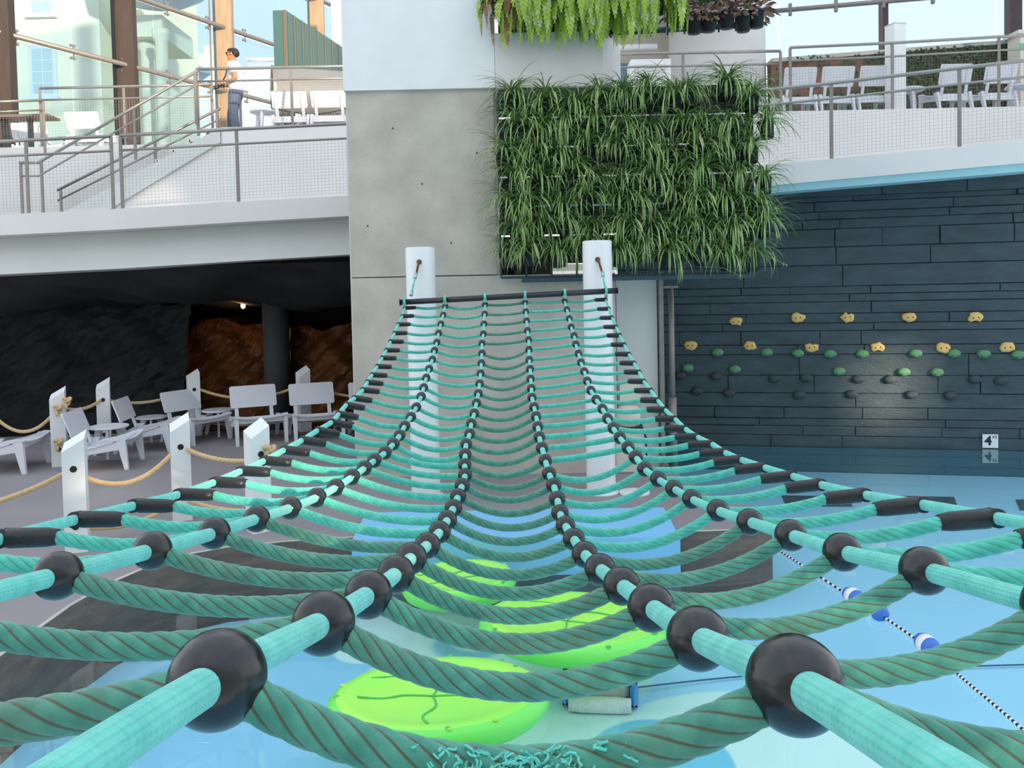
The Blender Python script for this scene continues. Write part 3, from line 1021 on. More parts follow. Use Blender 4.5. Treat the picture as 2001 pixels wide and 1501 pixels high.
# rubber end sleeves that wrap the edge ropes
for ci, si in ((0, 1), (5, 4)):
    for i in range(NR):
        a, b_ = P[ci][i], P[si][i]
        if not (-350 < proj(a)[0] < 2350):
            continue
        d = (b_ - a).normalized()
        nxt = P[ci][min(i + 1, NR)]
        prv = P[ci][max(i - 1, 0)]
        al = (nxt - prv).normalized()
        nn = 20 if i > 15 else 10
        MB().tube([a + d * .008, a + d * .016, a + d * .095, a + d * .120], [.019, .0215, .0205, .0165], nn).tube([a - al * .017, a + al * .017], .0205, nn).build('end_sleeve', 'black_rubber', net, True)
# ================================================================== LIVING GREEN WALL
TY_ = 9.85
tre = thing('plant_trellis', 'dark metal trellis carrying the wall of spider plants beside the concrete pillar', 'trellis', (1.4, TY_, 2.4))
x0, x1 = pt(975, 350, TY_).x, pt(1478, 350, TY_).x
z0, z1 = pt(1200, 538, TY_).z, pt(1250, 185, TY_).z
for k in range(7):
    zz = lerp(z0, z1, k / 6)
    MB().box(((x0 + x1) / 2, TY_ + .12, zz), (x1 - x0, .03, .03)).build('rack_bar', 'frame_dark', tre)
    if k:
      MB().box(((x0 + x1) / 2, TY_ + .18, zz - .03), (x1 - x0, .02, .335)).build('drip_tray', 'pot_black', tre)
for k in range(11):
    xx = lerp(x0, x1, k / 10)
    MB().box((xx, TY_ + .15, (z0 + z1) / 2), (.025, .025, z1 - z0)).build('upright', 'frame_dark', tre)
MB().box(((x0 + x1) / 2 + .1, TY_ + .05, z0 - .04), (x1 - x0 - .3, .05, .05)).build('bottom_rail', 'frame_dark', tre)

def blade(mb, rnd, L, w, az, up, droop, seg=6, mi=0):
    """one arching strap leaf; local -Y is out of the wall"""
    d = Vector((math.sin(az), -math.cos(az), 0))
    side = Vector((math.cos(az), math.sin(az), 0))
    p = Vector((rnd.uniform(-.03, .03), rnd.uniform(-.03, .02), 0.0))
    ang = up
    vs = []
    for k in range(seg + 1):
        t = k / seg
        ww = w * (0.55 + 0.9 * t) * (1 - t) ** .6 if t > .35 else w * (.55 + .9 * t)
        ww = max(ww, .0012)
        vs += [p + side * ww * .5 + Vector((0, 0, .25 * ww)), p, p - side * ww * .5 + Vector((0, 0, .25 * ww))]
        step = L / seg
        p = p + (d * math.cos(ang) + Vector((0, 0, math.sin(ang)))) * step
        ang -= droop / seg * (1.5 - .6 * t)
    fs = []
    for k in range(seg):
        a = k * 3
        fs += [(a, a + 1, a + 4, a + 3), (a + 1, a + 2, a + 5, a + 4)]
    mb.add(vs, fs, mi)
def spider_mesh(seed, n=84):
    rnd = random.Random(seed)
    mb = MB()
    for k in range(n):
        az = rnd.choice((-1, 1)) * rnd.uniform(.1, 1.75) if k % 5 else rnd.uniform(-1.7, 1.7)
        blade(mb, rnd, rnd.uniform(.30, .60), rnd.uniform(.016, .027), az, rnd.uniform(.1, 1.35), rnd.uniform(1.0, 2.3), 7, mi=0 if rnd.random() < .8 else 1)
    return mb.data('foliage', ['leaf_spider', 'leaf_pale'], True)
mat('leaf_pale', (132, 158, 92), 0.5, rgb2=(178, 192, 136), vscale=14)
SPI = [spider_mesh(20 + k) for k in range(6)]
pot_me = MB().lathe([(.0, -.19), (.075, -.19), (.098, -.01), (.104, -.01), (.104, .012), (.09, .012), (.088, -.02), (.0, -.02)], 16).data('pot', 'pot_black', True)
rp = random.Random(3)
row_names = ['top', 'second', 'third', 'fourth', 'fifth', 'sixth', 'bottom']
rows_y = [195, 243, 292, 342, 392, 442, 488]
for r, yy in enumerate(rows_y):
    ncol = 10
    xs_px = [992 + (1478 - 992) * k / (ncol - 1) + (12 if r % 2 else -6) for k in range(ncol)]
    if r == 0:
        xs_px = [1000, 1060, 1125, 1178, 1226, 1262, 1312, 1352, 1412, 1462]
    for k, px in enumerate(xs_px):
        yoff = rp.uniform(-10, 10)
        if r == 0 and px > 1150:
            yoff = {1178: -4, 1226: -8, 1262: -16, 1312: -6, 1352: -14, 1412: -34, 1462: -4}[px]
        c = pt(px + rp.uniform(-9, 9), yy + yoff, TY_)
        lab = 'spider plant in black pot, %s row of the green wall, %s from the concrete pillar' % (row_names[r], ORD[k])
        t = thing('spider_plant', lab, 'plant', c, R(rp.uniform(-20, 20)), group='spider plants on the green wall')
        o = put('pot', pot_me, t, (0, .03, 0), (R(-14), 0, 0))
        s = rp.uniform(.85, 1.15)
        fo = put('foliage', SPI[(r * 3 + k) % 6], t, (0, 0, 0), (0, 0, 0), (s * rp.choice((-1, 1)), s, s))
        fo['kind'] = 'stuff'
# plantlets on runners at the right edge
for k, (px, py) in enumerate([(1518, 460), (1510, 428), (1532, 516), (1448, 540)]):
    c = pt(px, py, TY_ - .15)
    mb = MB()
    rnd = random.Random(60 + k)
    for j in range(12):
        blade(mb, rnd, rnd.uniform(.05, .085), .008, rnd.uniform(-3, 3), rnd.uniform(-.6, 1.2), rnd.uniform(.8, 1.8), 4)
    mb.v = [tuple(Vector(v) * .8 + c) for v in mb.v]
    a = c + Vector((-.42, .1, .12))
    t = thing('spider_plantlet', 'small spider plantlet hanging from a runner, %s from the top' % ['second', 'first', 'third', 'fourth'][k], 'plant', c, group='hanging plantlets')
    f_ = mb.build('leaves', 'leaf_pale', t)
    f_['kind'] = 'stuff'
    MB().tube([a, a.lerp(c, .5) + Vector((0, 0, .05)), c], .0025, 5).build('runner', 'leaf_pale', t)

# ---- fern planter above
def fern_mesh(seed, n, leaf, L0, L1):
    rnd = random.Random(seed)
    mb = MB()
    for k in range(n):
        az = rnd.uniform(-1.3, 1.3)
        d = Vector((math.sin(az), -math.cos(az), 0))
        side0 = Vector((math.cos(az), math.sin(az), 0))
        p = Vector((rnd.uniform(-.12, .12), rnd.uniform(-.05, .05), rnd.uniform(0, .25)))
        ang = rnd.uniform(-.1, .9)
        L = rnd.uniform(L0, L1)
        w = rnd.uniform(.05, .085)
        seg = 16
        tw = rnd.uniform(-.5, .5)
        pts = []
        for j in range(seg + 1):
            t = j / seg
            pts.append((p.copy(), ang))
            p = p + (d * math.cos(ang) + Vector((0, 0, math.sin(ang)))) * (L / seg)
            ang = max(ang - rnd.uniform(.12, .26), -1.62)
        side = (side0 + Vector((0, 0, tw * .3))).normalized()
        for j in range(seg):
            t = (j + .5) / seg
            ww = w * math.sin(math.pi * min(1, .12 + t * .88)) ** .7
            a, b_ = pts[j][0], pts[j + 1][0]
            dr = (b_ - a)
            for sgn in (-1, 1):
                tip = a + side * sgn * ww + dr * 1.1
                mb.add([a, a + dr * .85, tip + dr * .15, a + side * sgn * ww * .75 + dr * .05], [(0, 1, 2, 3)], 1 if rnd.random() < .12 else 0)
    return mb.data('fronds', leaf)
FERN = [fern_mesh(90 + k, 34, ['leaf_fern', 'leaf_pale'], .5, .85) for k in range(3)]
FERNB = fern_mesh(97, 18, ['leaf_brown', 'leaf_fern'], .45, .7)
for k, px in enumerate([985, 1018, 1052, 1088, 1122, 1158, 1194, 1228, 1258, 1286]):
    c = pt(px, (22, 24, 18, 14, 20, 14, 22, 12, 6, -4)[k], PY - .12)
    lab = 'drooping yellow-green fern above the white ledge, %s from the tall white panel' % ORD[k] if k else 'half-dead brown fern beside the tall white panel'
    c.y -= .06
    t = thing('fern', lab, 'plant', c, R(rp.uniform(-8, 8)), group='ferns on the upper planter')
    put('pot', pot_me, t, (0, .08, .0))
    f_ = put('fronds', FERNB if k == 0 else FERN[k % 3], t, (0, 0, 0))
    f_['kind'] = 'stuff'
    if k == 0:
        f_ = put('green_fronds', FERN[1], t, (.0, .04, .25), None, (.6, .6, .6)); f_['kind'] = 'stuff'
def croton(seed):
    rnd = random.Random(seed)
    mb = MB()
    for k in range(120):
        th, ph = rnd.uniform(0, 6.28), rnd.uniform(-.6, 1.4)
        d = Vector((math.cos(th) * math.cos(ph), math.sin(th) * math.cos(ph), math.sin(ph)))
        c = d * rnd.uniform(.05, .17)
        e = (d + Vector((0, 0, -.5))).normalized()
        s = e.cross(Vector((rnd.uniform(-1, 1), rnd.uniform(-1, 1), rnd.uniform(-1, 1)))).normalized()
        L, w = rnd.uniform(.05, .09), rnd.uniform(.012, .022)
        mb.add([c, c + e * L * .5 + s * w, c + e * L, c + e * L * .5 - s * w], [(0, 1, 2, 3)], rnd.choice((0, 0, 1, 2)))
    return mb.data('foliage', ['leaf_red', 'leaf_brown', 'leaf_ivy'])
CRO = [croton(120 + k) for k in range(2)]
for k, px in enumerate([1328, 1356, 1384, 1420, 1452, 1478]):
    c = pt(px, (20, 30, 26, 20, 26, 18)[k], PY - .1)
    t = thing('red_leaf_plant', 'reddish mottled leaf plant in black pot on the upper rack, %s from the ferns' % ORD[k], 'plant', c, R(40 * k), group='red-leaved plants on the upper rack')
    put('pot', pot_me, t, (0, .0, -.03))
    f_ = put('foliage', CRO[k % 2], t, (0, -.04, .0), None, (1.55, 1.55, 1.35))
    f_['kind'] = 'stuff'
ur = thing('upper_plant_rack', 'dark metal rack holding the ferns and red-leaved plants at the top', 'trellis', pt(1300, 62, PY))
a, b_ = pt(1205, 64, PY), pt(1440, 50, PY)
MB().tube([a, b_], .035, 4).build('bottom_rail', 'frame_dark', ur)
for j in range(8):
    q = a.lerp(b_, j / 7)
    MB().box(q + Vector((0, .05, .25)), (.02, .02, .6)).build('upright', 'frame_dark', ur)
c_, d_ = pt(1440, 52, PY), pt(1464, 50, PY)
MB().tube([c_, d_, d_ + Vector((0, 0, .24)), c_ + Vector((0, 0, .24)), c_], .008, 6).build('end_hoop', 'frame_dark', ur)
# ================================================================== RAILINGS
def railing(name, label, bases, H=1.07, post_idx=None, mesh=True, top_r=.026, post_w=.05, ext=(0, 0), mesh_top=0.8, mid=.80, group=None):
    t = thing(name, label, 'railing', bases[0], group=group)
    post_idx = range(len(bases)) if post_idx is None else post_idx
    up = Vector((0, 0, 1))
    tops = [Vector(b_) + up * H for b_ in bases]
    MB().tube(tops, top_r, 10).build('top_rail', 'steel', t, True)
    MB().tube([Vector(b_) + up * H * mid for b_ in bases], .017, 8).build('mid_rail', 'steel', t, True)
    for i in post_idx:
        b_ = Vector(bases[i])
        MB().box(b_ + up * (H / 2 - .06), (post_w, .022, H + .10), bev=.004).build('post', 'steel_dull', t)
    if mesh:
        for a, c in zip(bases[:-1], bases[1:]):
            a, c = Vector(a), Vector(c)
            L = (c - a).length
            mb = MB()
            nh = 17
            for k in range(nh + 1):
                zz = .05 + (H * mid - .07) * k / nh
                mb.tube([a + up * zz, c + up * zz], .0014, 3, False)
            nv = max(2, int(L / .052))
            for k in range(nv + 1):
                q = a.lerp(c, k / nv)
                mb.tube([q + up * .05, q + up * (H * mid)], .0014, 3, False)
            o = mb.build('wire_mesh', 'wire', t)
            o['kind'] = 'stuff'
    return t
def rb(px, dy=.06):
    p = ramp_at(px)
    return (p.x, p.y + dy, p.z)
railing('ramp_railing', 'steel mesh railing on the ramp edge at the far left, ending at the double post', [rb(-220), rb(60), rb(226)], group='ramp railings')
railing('ramp_railing', 'steel mesh railing on the ramp edge between the double post and the concrete pillar', [rb(244), rb(471), rb(705), rb(940)], group='ramp railings')
railing('ramp_railing', 'lower steel mesh railing on the ramp edge right of the green wall', [rb(1180), rb(1400), rb(1631), rb(1881), rb(2140)], group='ramp railings')
def flat(pxs, Y, z, dx=0):
    return [((px - XP) / F * Y, Y, z) for px in pxs]
TZ = 5.35
railing('terrace_railing', 'steel mesh railing in front of the man on the upper left terrace', flat([400, 583, 760], 15.06, TZ - .02), H=1.09)
railing('terrace_railing', 'bright steel railing on the lower left terrace behind the stairs', flat([96, 258, 428], 16.25, 5.3), H=1.14)
railing('terrace_railing', 'short sunlit steel railing at the left picture edge', [tuple(pt(-60, 300, 15.6)), tuple(pt(88, 291, 16.2))], H=.95)
railing('terrace_railing', 'steel mesh railing between the cladding box and the grey gap post on the right terrace', [tuple(pt(px, py, 14.3)) for px, py in ((1195, 232), (1336, 229), (1526, 225))], H=1.1)
railing('terrace_railing', 'steel mesh railing in front of the right terrace chairs', [tuple(pt(px, py, 14.3)) for px, py in ((1545, 224), (1744, 215), (1952, 203), (2110, 196))], H=1.15)
# stair handrails
def handrail(label, a, b_, drop, Y, stub=None):
    p, q = pt(*a, Y), pt(*b_, Y)
    t = thing('stair_handrail', label, 'railing', q - Vector((0, 0, 1)), group='stair handrails')
    pts_ = [p, q] + ([pt(*stub, Y)] if stub else [])
    MB().tube(pts_, .027, 10).build('top_rail', 'steel', t, True)
    MB().tube([x - Vector((0, 0, drop)) for x in pts_], .018, 8).build('lower_rail', 'steel', t, True)
    for s in (0.02, .40, .98):
        c = p.lerp(q, s)
        MB().box(c - Vector((0, 0, .46)), (.05, .03, .95), bev=.004).build('post', 'steel_dull', t)
    if stub:
        c = pts_[-1]
        MB().box(c - Vector((0, 0, .45)), (.05, .03, .95), bev=.004).build('post', 'steel_dull', t)
handrail('front steel handrail sloping down the white stairs', (387, 138), (74, 318), .24, 14.93, (40, 318))
handrail('rear steel handrail of the white stairs, lower and partly hidden', (430, 212), (112, 372), .2, 15.98)

# ================================================================== WHITE LOUNGE CHAIRS AND TABLES
def chair_parts(t):
    W = .80
    # curved seat sheet
    mb = MB()
    nx, ny = 10, 8
    vs = []
    for lay in (0, 1):
        for j in range(ny + 1):
            v = j / ny
            y = lerp(-.40, .34, v)
            z = lerp(.455, .27, v ** .9) - (.02 * math.sin(math.pi * v)) - (.045 * max(0, .12 - v) / .12)
            for i in range(nx + 1):
                u = i / nx * 2 - 1
                vs.append((u * W / 2, y, z + .038 * u * u * (1 - .4 * v) - (.018 if lay else 0)))
    fs = []
    K = (nx + 1) * (ny + 1)
    for j in range(ny):
        for i in range(nx):
            a = j * (nx + 1) + i
            fs.append((a, a + 1, a + nx + 2, a + nx + 1))
            fs.append((K + a, K + a + nx + 1, K + a + nx + 2, K + a + 1))
    for i in range(nx):
        fs += [(i, K + i, K + i + 1, i + 1)]
        a = ny * (nx + 1) + i
        fs += [(a, a + 1, K + a + 1, K + a)]
    for j in range(ny):
        a = j * (nx + 1)
        fs += [(a, a + nx + 1, K + a + nx + 1, K + a)]
        a += nx
        fs += [(a, K + a, K + a + nx + 1, a + nx + 1)]
    mb.add(vs, fs).build('seat', 'chair_white', t, False, local=True)
    # front apron and tapered legs
    MB().hexa([(-.36, -.34, .33), (.36, -.34, .33), (.36, -.315, .33), (-.36, -.315, .33)], [(-.37, -.345, .43), (.37, -.345, .43), (.37, -.32, .43), (-.37, -.32, .43)]).build('front_apron', 'chair_white', t, local=True)
    for s in (-1, 1):
        x = s * .365
        MB().hexa([(x - .022, -.40, 0), (x + .022, -.40, 0), (x + .022, -.345, 0), (x - .022, -.345, 0)], [(x - .03, -.37, .44), (x + .03, -.37, .44), (x + .03, -.24, .44), (x - .03, -.24, .44)]).build('leg', 'chair_white', t, local=True)
        MB().hexa([(x - .022, .42, 0), (x + .022, .42, 0), (x + .022, .475, 0), (x - .022, .475, 0)], [(x - .03, .22, .36), (x + .03, .22, .36), (x + .03, .36, .36), (x - .03, .36, .36)]).build('leg', 'chair_white', t, local=True)
        MB().hexa([(x - .018, -.30, .29), (x + .018, -.30, .29), (x + .018, .30, .21), (x - .018, .30, .21)], [(x - .018, -.30, .41), (x + .018, -.30, .41), (x + .018, .30, .31), (x - .018, .30, .31)]).build('side_rail', 'chair_white', t, local=True)
        xs_ = s * .27
        MB().hexa([(xs_ - .028, .27, .22), (xs_ + .028, .27, .22), (xs_ + .028, .31, .22), (xs_ - .028, .31, .22)], [(xs_ - .028, .465, .80), (xs_ + .028, .465, .80), (xs_ + .028, .495, .80), (xs_ - .028, .495, .80)]).build('back_stile', 'chair_white', t, local=True)
    MB().hexa([(-.36, .33, .20), (.36, .33, .20), (.36, .355, .20), (-.36, .355, .20)], [(-.36, .30, .33), (.36, .30, .33), (.36, .325, .33), (-.36, .325, .33)]).build('rear_apron', 'chair_white', t, local=True)
    # rounded back panel
    mb = MB()
    w, h, rad = .36, .36, .035
    outline = []
    for cx, cz, a0 in ((w - rad, rad, -90), (w - rad, h - rad, 0), (-w + rad, h - rad, 90), (-w + rad, rad, 180)):
        for k in range(5):
            a = R(a0 + 22.5 * k)
            outline.append((cx + rad * math.cos(a), cz + rad * math.sin(a)))
    M = Matrix.Rotation(R(-20), 3, 'X')
    o0 = Vector((0, .345, .49))
    fr, bk = [], []
    for x, zz in outline:
        bend = 0.0
        fr.append(o0 + M @ Vector((x, -bend, zz)))
        bk.append(o0 + M @ Vector((x, -bend + .02, zz)))
    nn = len(fr)
    mb.add(fr + bk, [tuple(range(nn)), tuple(range(2 * nn - 1, nn - 1, -1))] + [(i, nn + i, nn + (i + 1) % nn, (i + 1) % nn) for i in range(nn)])
    mb.build('backrest', 'chair_white', t, local=True)
ch0 = thing('lounge_chair', 'x', 'chair', (0, 0, 0), group='white lounge chairs')
chair_parts(ch0)
chair_used = [False]
def chair(loc, rz, label, group, sc=1.0):
    o = ch0 if not chair_used[0] else copy_tree(ch0)
    chair_used[0] = True
    o.location = loc
    o.rotation_euler = (0, 0, R(rz))
    o.scale = sc if isinstance(sc, tuple) else (sc, sc, sc)
    o['label'] = label
    o['group'] = group
    return o
G1 = 'white lounge chairs on the deck'
for (X_, Y_, rz, lab) in [(-6.88, 11.05, 96, 'white lounge chair cut off by the left picture edge, facing right'),
                          (-5.58, 11.16, 98, 'white lounge chair seen from the side, nearest the knotted rope post'),
                          (-5.50, 12.36, 97, 'white lounge chair behind the side-on chair, facing right'),
                          (-5.04, 12.96, 58, 'white lounge chair turned half right, beside the slanted rope post'),
                          (-4.04, 12.85, 26, 'white lounge chair facing the camera, beside the small table'),
                          (-3.16, 13.0, 22, 'white lounge chair facing the camera in front of the farthest rope post'),
                          (-2.2, 13.0, 20, 'white lounge chair mostly hidden behind the concrete pillar')]:
    chair((X_, Y_, 0), rz, lab, G1, .94 if -5.6 < X_ < -5 else 1.0)
G2 = 'white chairs on the upper left terrace'
for px, lab in ((577, 'white chair seen from behind on the upper left terrace, next to the small table'), (652, 'white chair seen from behind on the upper left terrace, next to the pillar')):
    q = pt(px, 250, 15.9); chair((q.x, 15.9, TZ), 180, lab, G2, .92)
G3 = 'white chairs on the right terrace'
for k, px in enumerate((1550, 1622, 1694, 1846, 1932)):
    q = pt(px, 220, 15.2)
    chair((q.x, 15.2, 5.33), 180, ['white terrace chair seen from behind, leftmost of the right row', 'white terrace chair seen from behind, second of the right row', 'white terrace chair seen from behind, just left of the white totem', 'white terrace chair seen from behind, just right of the white totem', 'white terrace chair seen from behind, rightmost of the right row'][k], G3, (.80, .9, 1.0))
G4 = 'chairs on the lower left terrace'
for (px, Y, rz, lab) in ((182, 17.2, 180, 'pale chair seen from behind on the lower left terrace, beside the timber column'), (122, 18.3, 100, 'pale tilted chair on the lower left terrace, left of the other pale chair'), (66, 18.2, 200, 'white sunlit chair on the lower left terrace at the picture edge')):
    q = pt(px, 280, Y); chair((q.x, Y, 5.3), rz, lab, G4, .95)

def table_parts(t):
    MB().lathe([(.0, .44), (.28, .44), (.29, .45), (.29, .462), (.28, .47), (.0, .47)], 36).build('table_top', 'chair_white', t, local=True)
    for a in (30, 150, 270):
        c, s = math.cos(R(a)), math.sin(R(a))
        d = Vector((c, s, 0)); n_ = Vector((-s, c, 0))
        MB().hexa([d * .27 + n_ * .02, d * .27 - n_ * .02, d * .22 - n_ * .02, d * .22 + n_ * .02],
                  [d * .22 + n_ * .02 + Vector((0, 0, .44)), d * .22 - n_ * .02 + Vector((0, 0, .44)), d * .10 - n_ * .02 + Vector((0, 0, .44)), d * .10 + n_ * .02 + Vector((0, 0, .44))]).build('leg', 'chair_white', t, local=True)
tb0 = thing('side_table', 'x', 'table', (0, 0, 0))
table_parts(tb0)
tb_used = [False]
def table(loc, label, rz=0, sc=1.0, group='small round tables'):
    o = tb0 if not tb_used[0] else copy_tree(tb0)
    tb_used[0] = True
    o.location = loc
    o.rotation_euler = (0, 0, R(rz))
    o.scale = (sc,) * 3
    o['label'] = label
    o['group'] = group
for px, py, lab in ((212, 832, 'small round white table nearest the knotted rope post'), (296, 814, 'small round white table left of the slanted rope post'), (426, 800, 'small round white table beside the chair that faces the camera')):
    q = pt(px, py, {212: 11.82, 296: 13.05, 426: 13.45}[px]); table((q.x, q.y, 0), lab, 20, (q.z) / .47)
q = pt(518, 250, 15.8); table((q.x, 15.8, TZ), 'small round table behind the man on the upper terrace', 0, .95)
q = pt(1772, 220, 15.1); table((q.x, 15.1, 5.3), 'small round table by the white totem on the right terrace', 0, 1.05)
q = pt(2000, 215, 15.0); table((q.x, 15.0, 5.3), 'small round table cut off by the right picture edge', 0, 1.05)

# ================================================================== ROPE POSTS ON THE DECK
def rope_post(px, py, rz, label, h=1.09, w=.185, slope=.17):
    c = pz(px, py, 0)
    t = thing('rope_post', label, 'post', c, R(rz), group='white rope posts')
    a = w / 2
    MB().hexa([(-a, -a, 0), (a, -a, 0), (a, a, 0), (-a, a, 0)], [(-a, -a, h - slope), (a, -a, h - slope * .35), (a, a, h), (-a, a, h - slope * .65)]).build('shaft', 'white_paint', t, local=True)
    for zz in (h * .70, h * .22):
        MB().lathe([(.0, 0), (.03, 0), (.03, .004), (.0, .004)], 14, (0.0, -a, zz), Matrix.Rotation(R(90), 3, 'X')).build('rope_hole', 'hole_dark', t, local=True)
    return c
posts = {}
for key, (px, py, rz, lab) in {
        'p0': (-22, 905, 20, 'white rope post just visible at the left picture edge'),
        'k': (118, 910, 22, 'white slant-topped rope post with rope knots on its side'),
        'b': (206, 878, 22, 'white slant-topped rope post behind the side-on chairs'),
        's': (381, 850, 30, 'white slant-topped rope post between the half-turned chair and the small table'),
        'f': (595, 842, 35, 'white slant-topped rope post farthest away, behind a chair'),
        'n1': (153, 1075, 20, 'white slant-topped rope post nearest the pool edge at left'),
        'n2': (357, 1014, 25, 'white slant-topped rope post in the middle of the pool-edge row'),
        'n3': (507, 1037, 40, 'white slant-topped rope post next to the climbing net')}.items():
    posts[key] = rope_post(px, py, rz, lab)
def manila(a, b_, z0, z1, sag, label, ext=None):
    p = posts[a] + Vector((0, 0, z0)) if isinstance(a, str) else Vector(a)
    q = posts[b_] + Vector((0, 0, z1)) if isinstance(b_, str) else Vector(b_)
    o = rope('barrier_rope', catenary(p, q, sag, 90), .024, 18, 'manila', None, 3, .055, .24, origin=p)
    return tag(o, label, 'rope', 'manila barrier ropes')
manila('p0', 'k', .80, .80, .34, 'sagging manila rope between the edge post and the knotted post')
manila('k', 'b', .82, .78, .10, 'manila rope behind the side-on chairs, ending at the knotted post')
manila('b', 's', .76, .80, .14, 'manila rope between the post behind the side-on chairs and the small-table post')
manila('s', 'f', .80, .80, .22, 'manila rope sagging behind the chairs that face the camera')
manila('f', posts['f'] + Vector((1.6, .1, .55)), .80, .0, .12, 'manila rope from the farthest post towards the concrete pillar')
manila('s', 'f', .25, .25, .12, 'low manila rope between the legs of the far chairs')
manila(posts['n1'] + Vector((-1.6, -.6, .55)), 'n1', 0, .76, .18, 'manila rope rising from the left picture edge to the nearest post')
manila('n1', 'n2', .72, .78, .24, 'upper manila rope between the nearest post and the middle pool-edge post')
manila('n2', 'n3', .76, .70, .07, 'upper manila rope from the middle pool-edge post to the net-side post')
manila('n1', 'n2', .22, .22, .12, 'low manila rope between the nearest post and the middle pool-edge post')
manila('n2', 'n3', .22, .20, .05, 'low manila rope from the middle pool-edge post to the net-side post')
def knot(c, label, r=.055):
    c = Vector(c)
    pts_ = []
    for k in range(41):
        a = 2 * math.pi * k / 40
        pts_.append(c + Vector(((math.sin(a) + 1.4 * math.sin(2 * a)) * r * .42, -math.sin(3 * a) * r * .35, (math.cos(a) - 1.4 * math.cos(2 * a)) * r * .42)))
    mb = MB().tube(pts_, .02, 12)
    mb.tube([c + Vector((0, -.02, -.04)), c + Vector((.005, -.03, -.11))], .018, 10)
    o = mb.build('rope_knot', 'manila', None, True, origin=c)
    tag(o, label, 'knot', 'rope knots')
k_ = posts['k']
knot(pt(113, 798, k_.y - .13), 'upper rope knot on the front of the knotted post')
knot(pt(131, 783, k_.y - .10), 'rope knot on the right side of the knotted post')
knot(pt(114, 865, k_.y - .13), 'lower rope knot with black tail on the knotted post')
knot(pt(527, 880, posts['n3'].y - .06), 'rope knot beside the net-side post, under the net edge')
# ================================================================== POOL THINGS
# blue landing mat over the deck edge
lm = thing('landing_mat', 'light blue foam mat draped over the deck edge below the net', 'mat', pz(1000, 1020, 0))
TL, TR, BR, BL = pz(716, 1000, .03), pz(1296, 990, .03), pz(1326, 1046, .03), pz(690, 1052, .03)
fx = BL.y - .05
mid1, mid2 = TL.lerp(BL, .5), TR.lerp(BR, .5)
MB().slab([BL + Vector((0, -.04, 0)), BR + Vector((0, -.04, 0)), BR.lerp(TR, .97), BL.lerp(TL, .97)], (0, 0, -.028)).build('top_pad', 'mat_blue', lm)
MB().slab([BL + Vector((0, -.045, .0)), BR + Vector((0, -.045, .0)), BR + Vector((0, -.045, -.33)), BL + Vector((0, -.045, -.33))], (0, -.03, 0)).build('front_pad', 'mat_blue', lm)

# inflatable lily pads
def lily(px, py, rx, ry, rz, label, seed):
    c = pz(px, py, WATER)
    t = thing('lily_pad_float', label, 'pool float', c, R(rz), group='inflatable lily pads')
    rnd = random.Random(seed)
    prof = [(.0, -.05), (.80, -.05), (.93, -.02), (1.0, .04), (.975, .095), (.90, .125), (.78, .125), (.70, .105), (.40, .098), (.0, .10)]
    MB().lathe([(r_, z_) for r_, z_ in prof], 56, sx=rx, sy=ry, mis=[1, 1, 1, 1, 1, 0, 0, 0, 0]).build('body', ['lily_green', 'lily_edge'], t, True, local=True)
    def vein(pts_, r_=.0065):
        P3 = [Vector((x * rx, y * ry, .105 + .018 * max(0, (math.hypot(x, y) - .66) / .15) if math.hypot(x, y) > .66 else .103)) for x, y in pts_]
        MB().tube(bez(P3, 5), [r_] * (len(bez(P3, 5))), 6).build('vein', 'lily_vein', t, True, local=True)
    vein([(-.05, -.05), (-.3, .02), (-.5, -.02), (-.72, .03)])
    vein([(-.05, -.05), (.0, .25), (-.12, .45), (-.4, .52), (-.62, .46)])
    vein([(.0, .25), (.2, .3), (.42, .24), (.6, .27)])
    vein([(-.05, -.05), (.25, -.08), (.5, -.18), (.74, -.2)])
    vein([(-.05, -.05), (-.03, -.3), (-.14, -.5), (-.1, -.7)])
    for k in range(9):
        a = rnd.uniform(0, 6.28)
        rr_ = .90 + rnd.uniform(-.02, .03)
        MB().lathe([(.0, 0), (.018, 0), (.018, .003), (.0, .0035)], 10, (rx * rr_ * math.cos(a), ry * rr_ * math.sin(a), .122)).build('printed_dot', 'lily_dot' if k % 2 else 'lily_vein', t, local=True)
lily(858, 1388, .68, .50, 6, 'bright green inflatable lily pad nearest the middle of the picture bottom', 1)
lily(1118, 1238, .70, .56, -14, 'bright green inflatable lily pad right of centre, near the pool robot', 2)
lily(898, 1152, .50, .44, 30, 'bright green inflatable lily pad farthest away, next to the blue mat', 3)
lily(815, 1640, .66, .54, 70, 'bright green inflatable lily pad cut off by the bottom picture edge', 4)

# lane rope with floats
lane_px = [(1500, 1062), (1560, 1100), (1668, 1170), (1713, 1197), (1812, 1265), (1880, 1325), (1975, 1405), (2080, 1500)]
lp = [pz(x, y, WATER + .02) for x, y in lane_px]
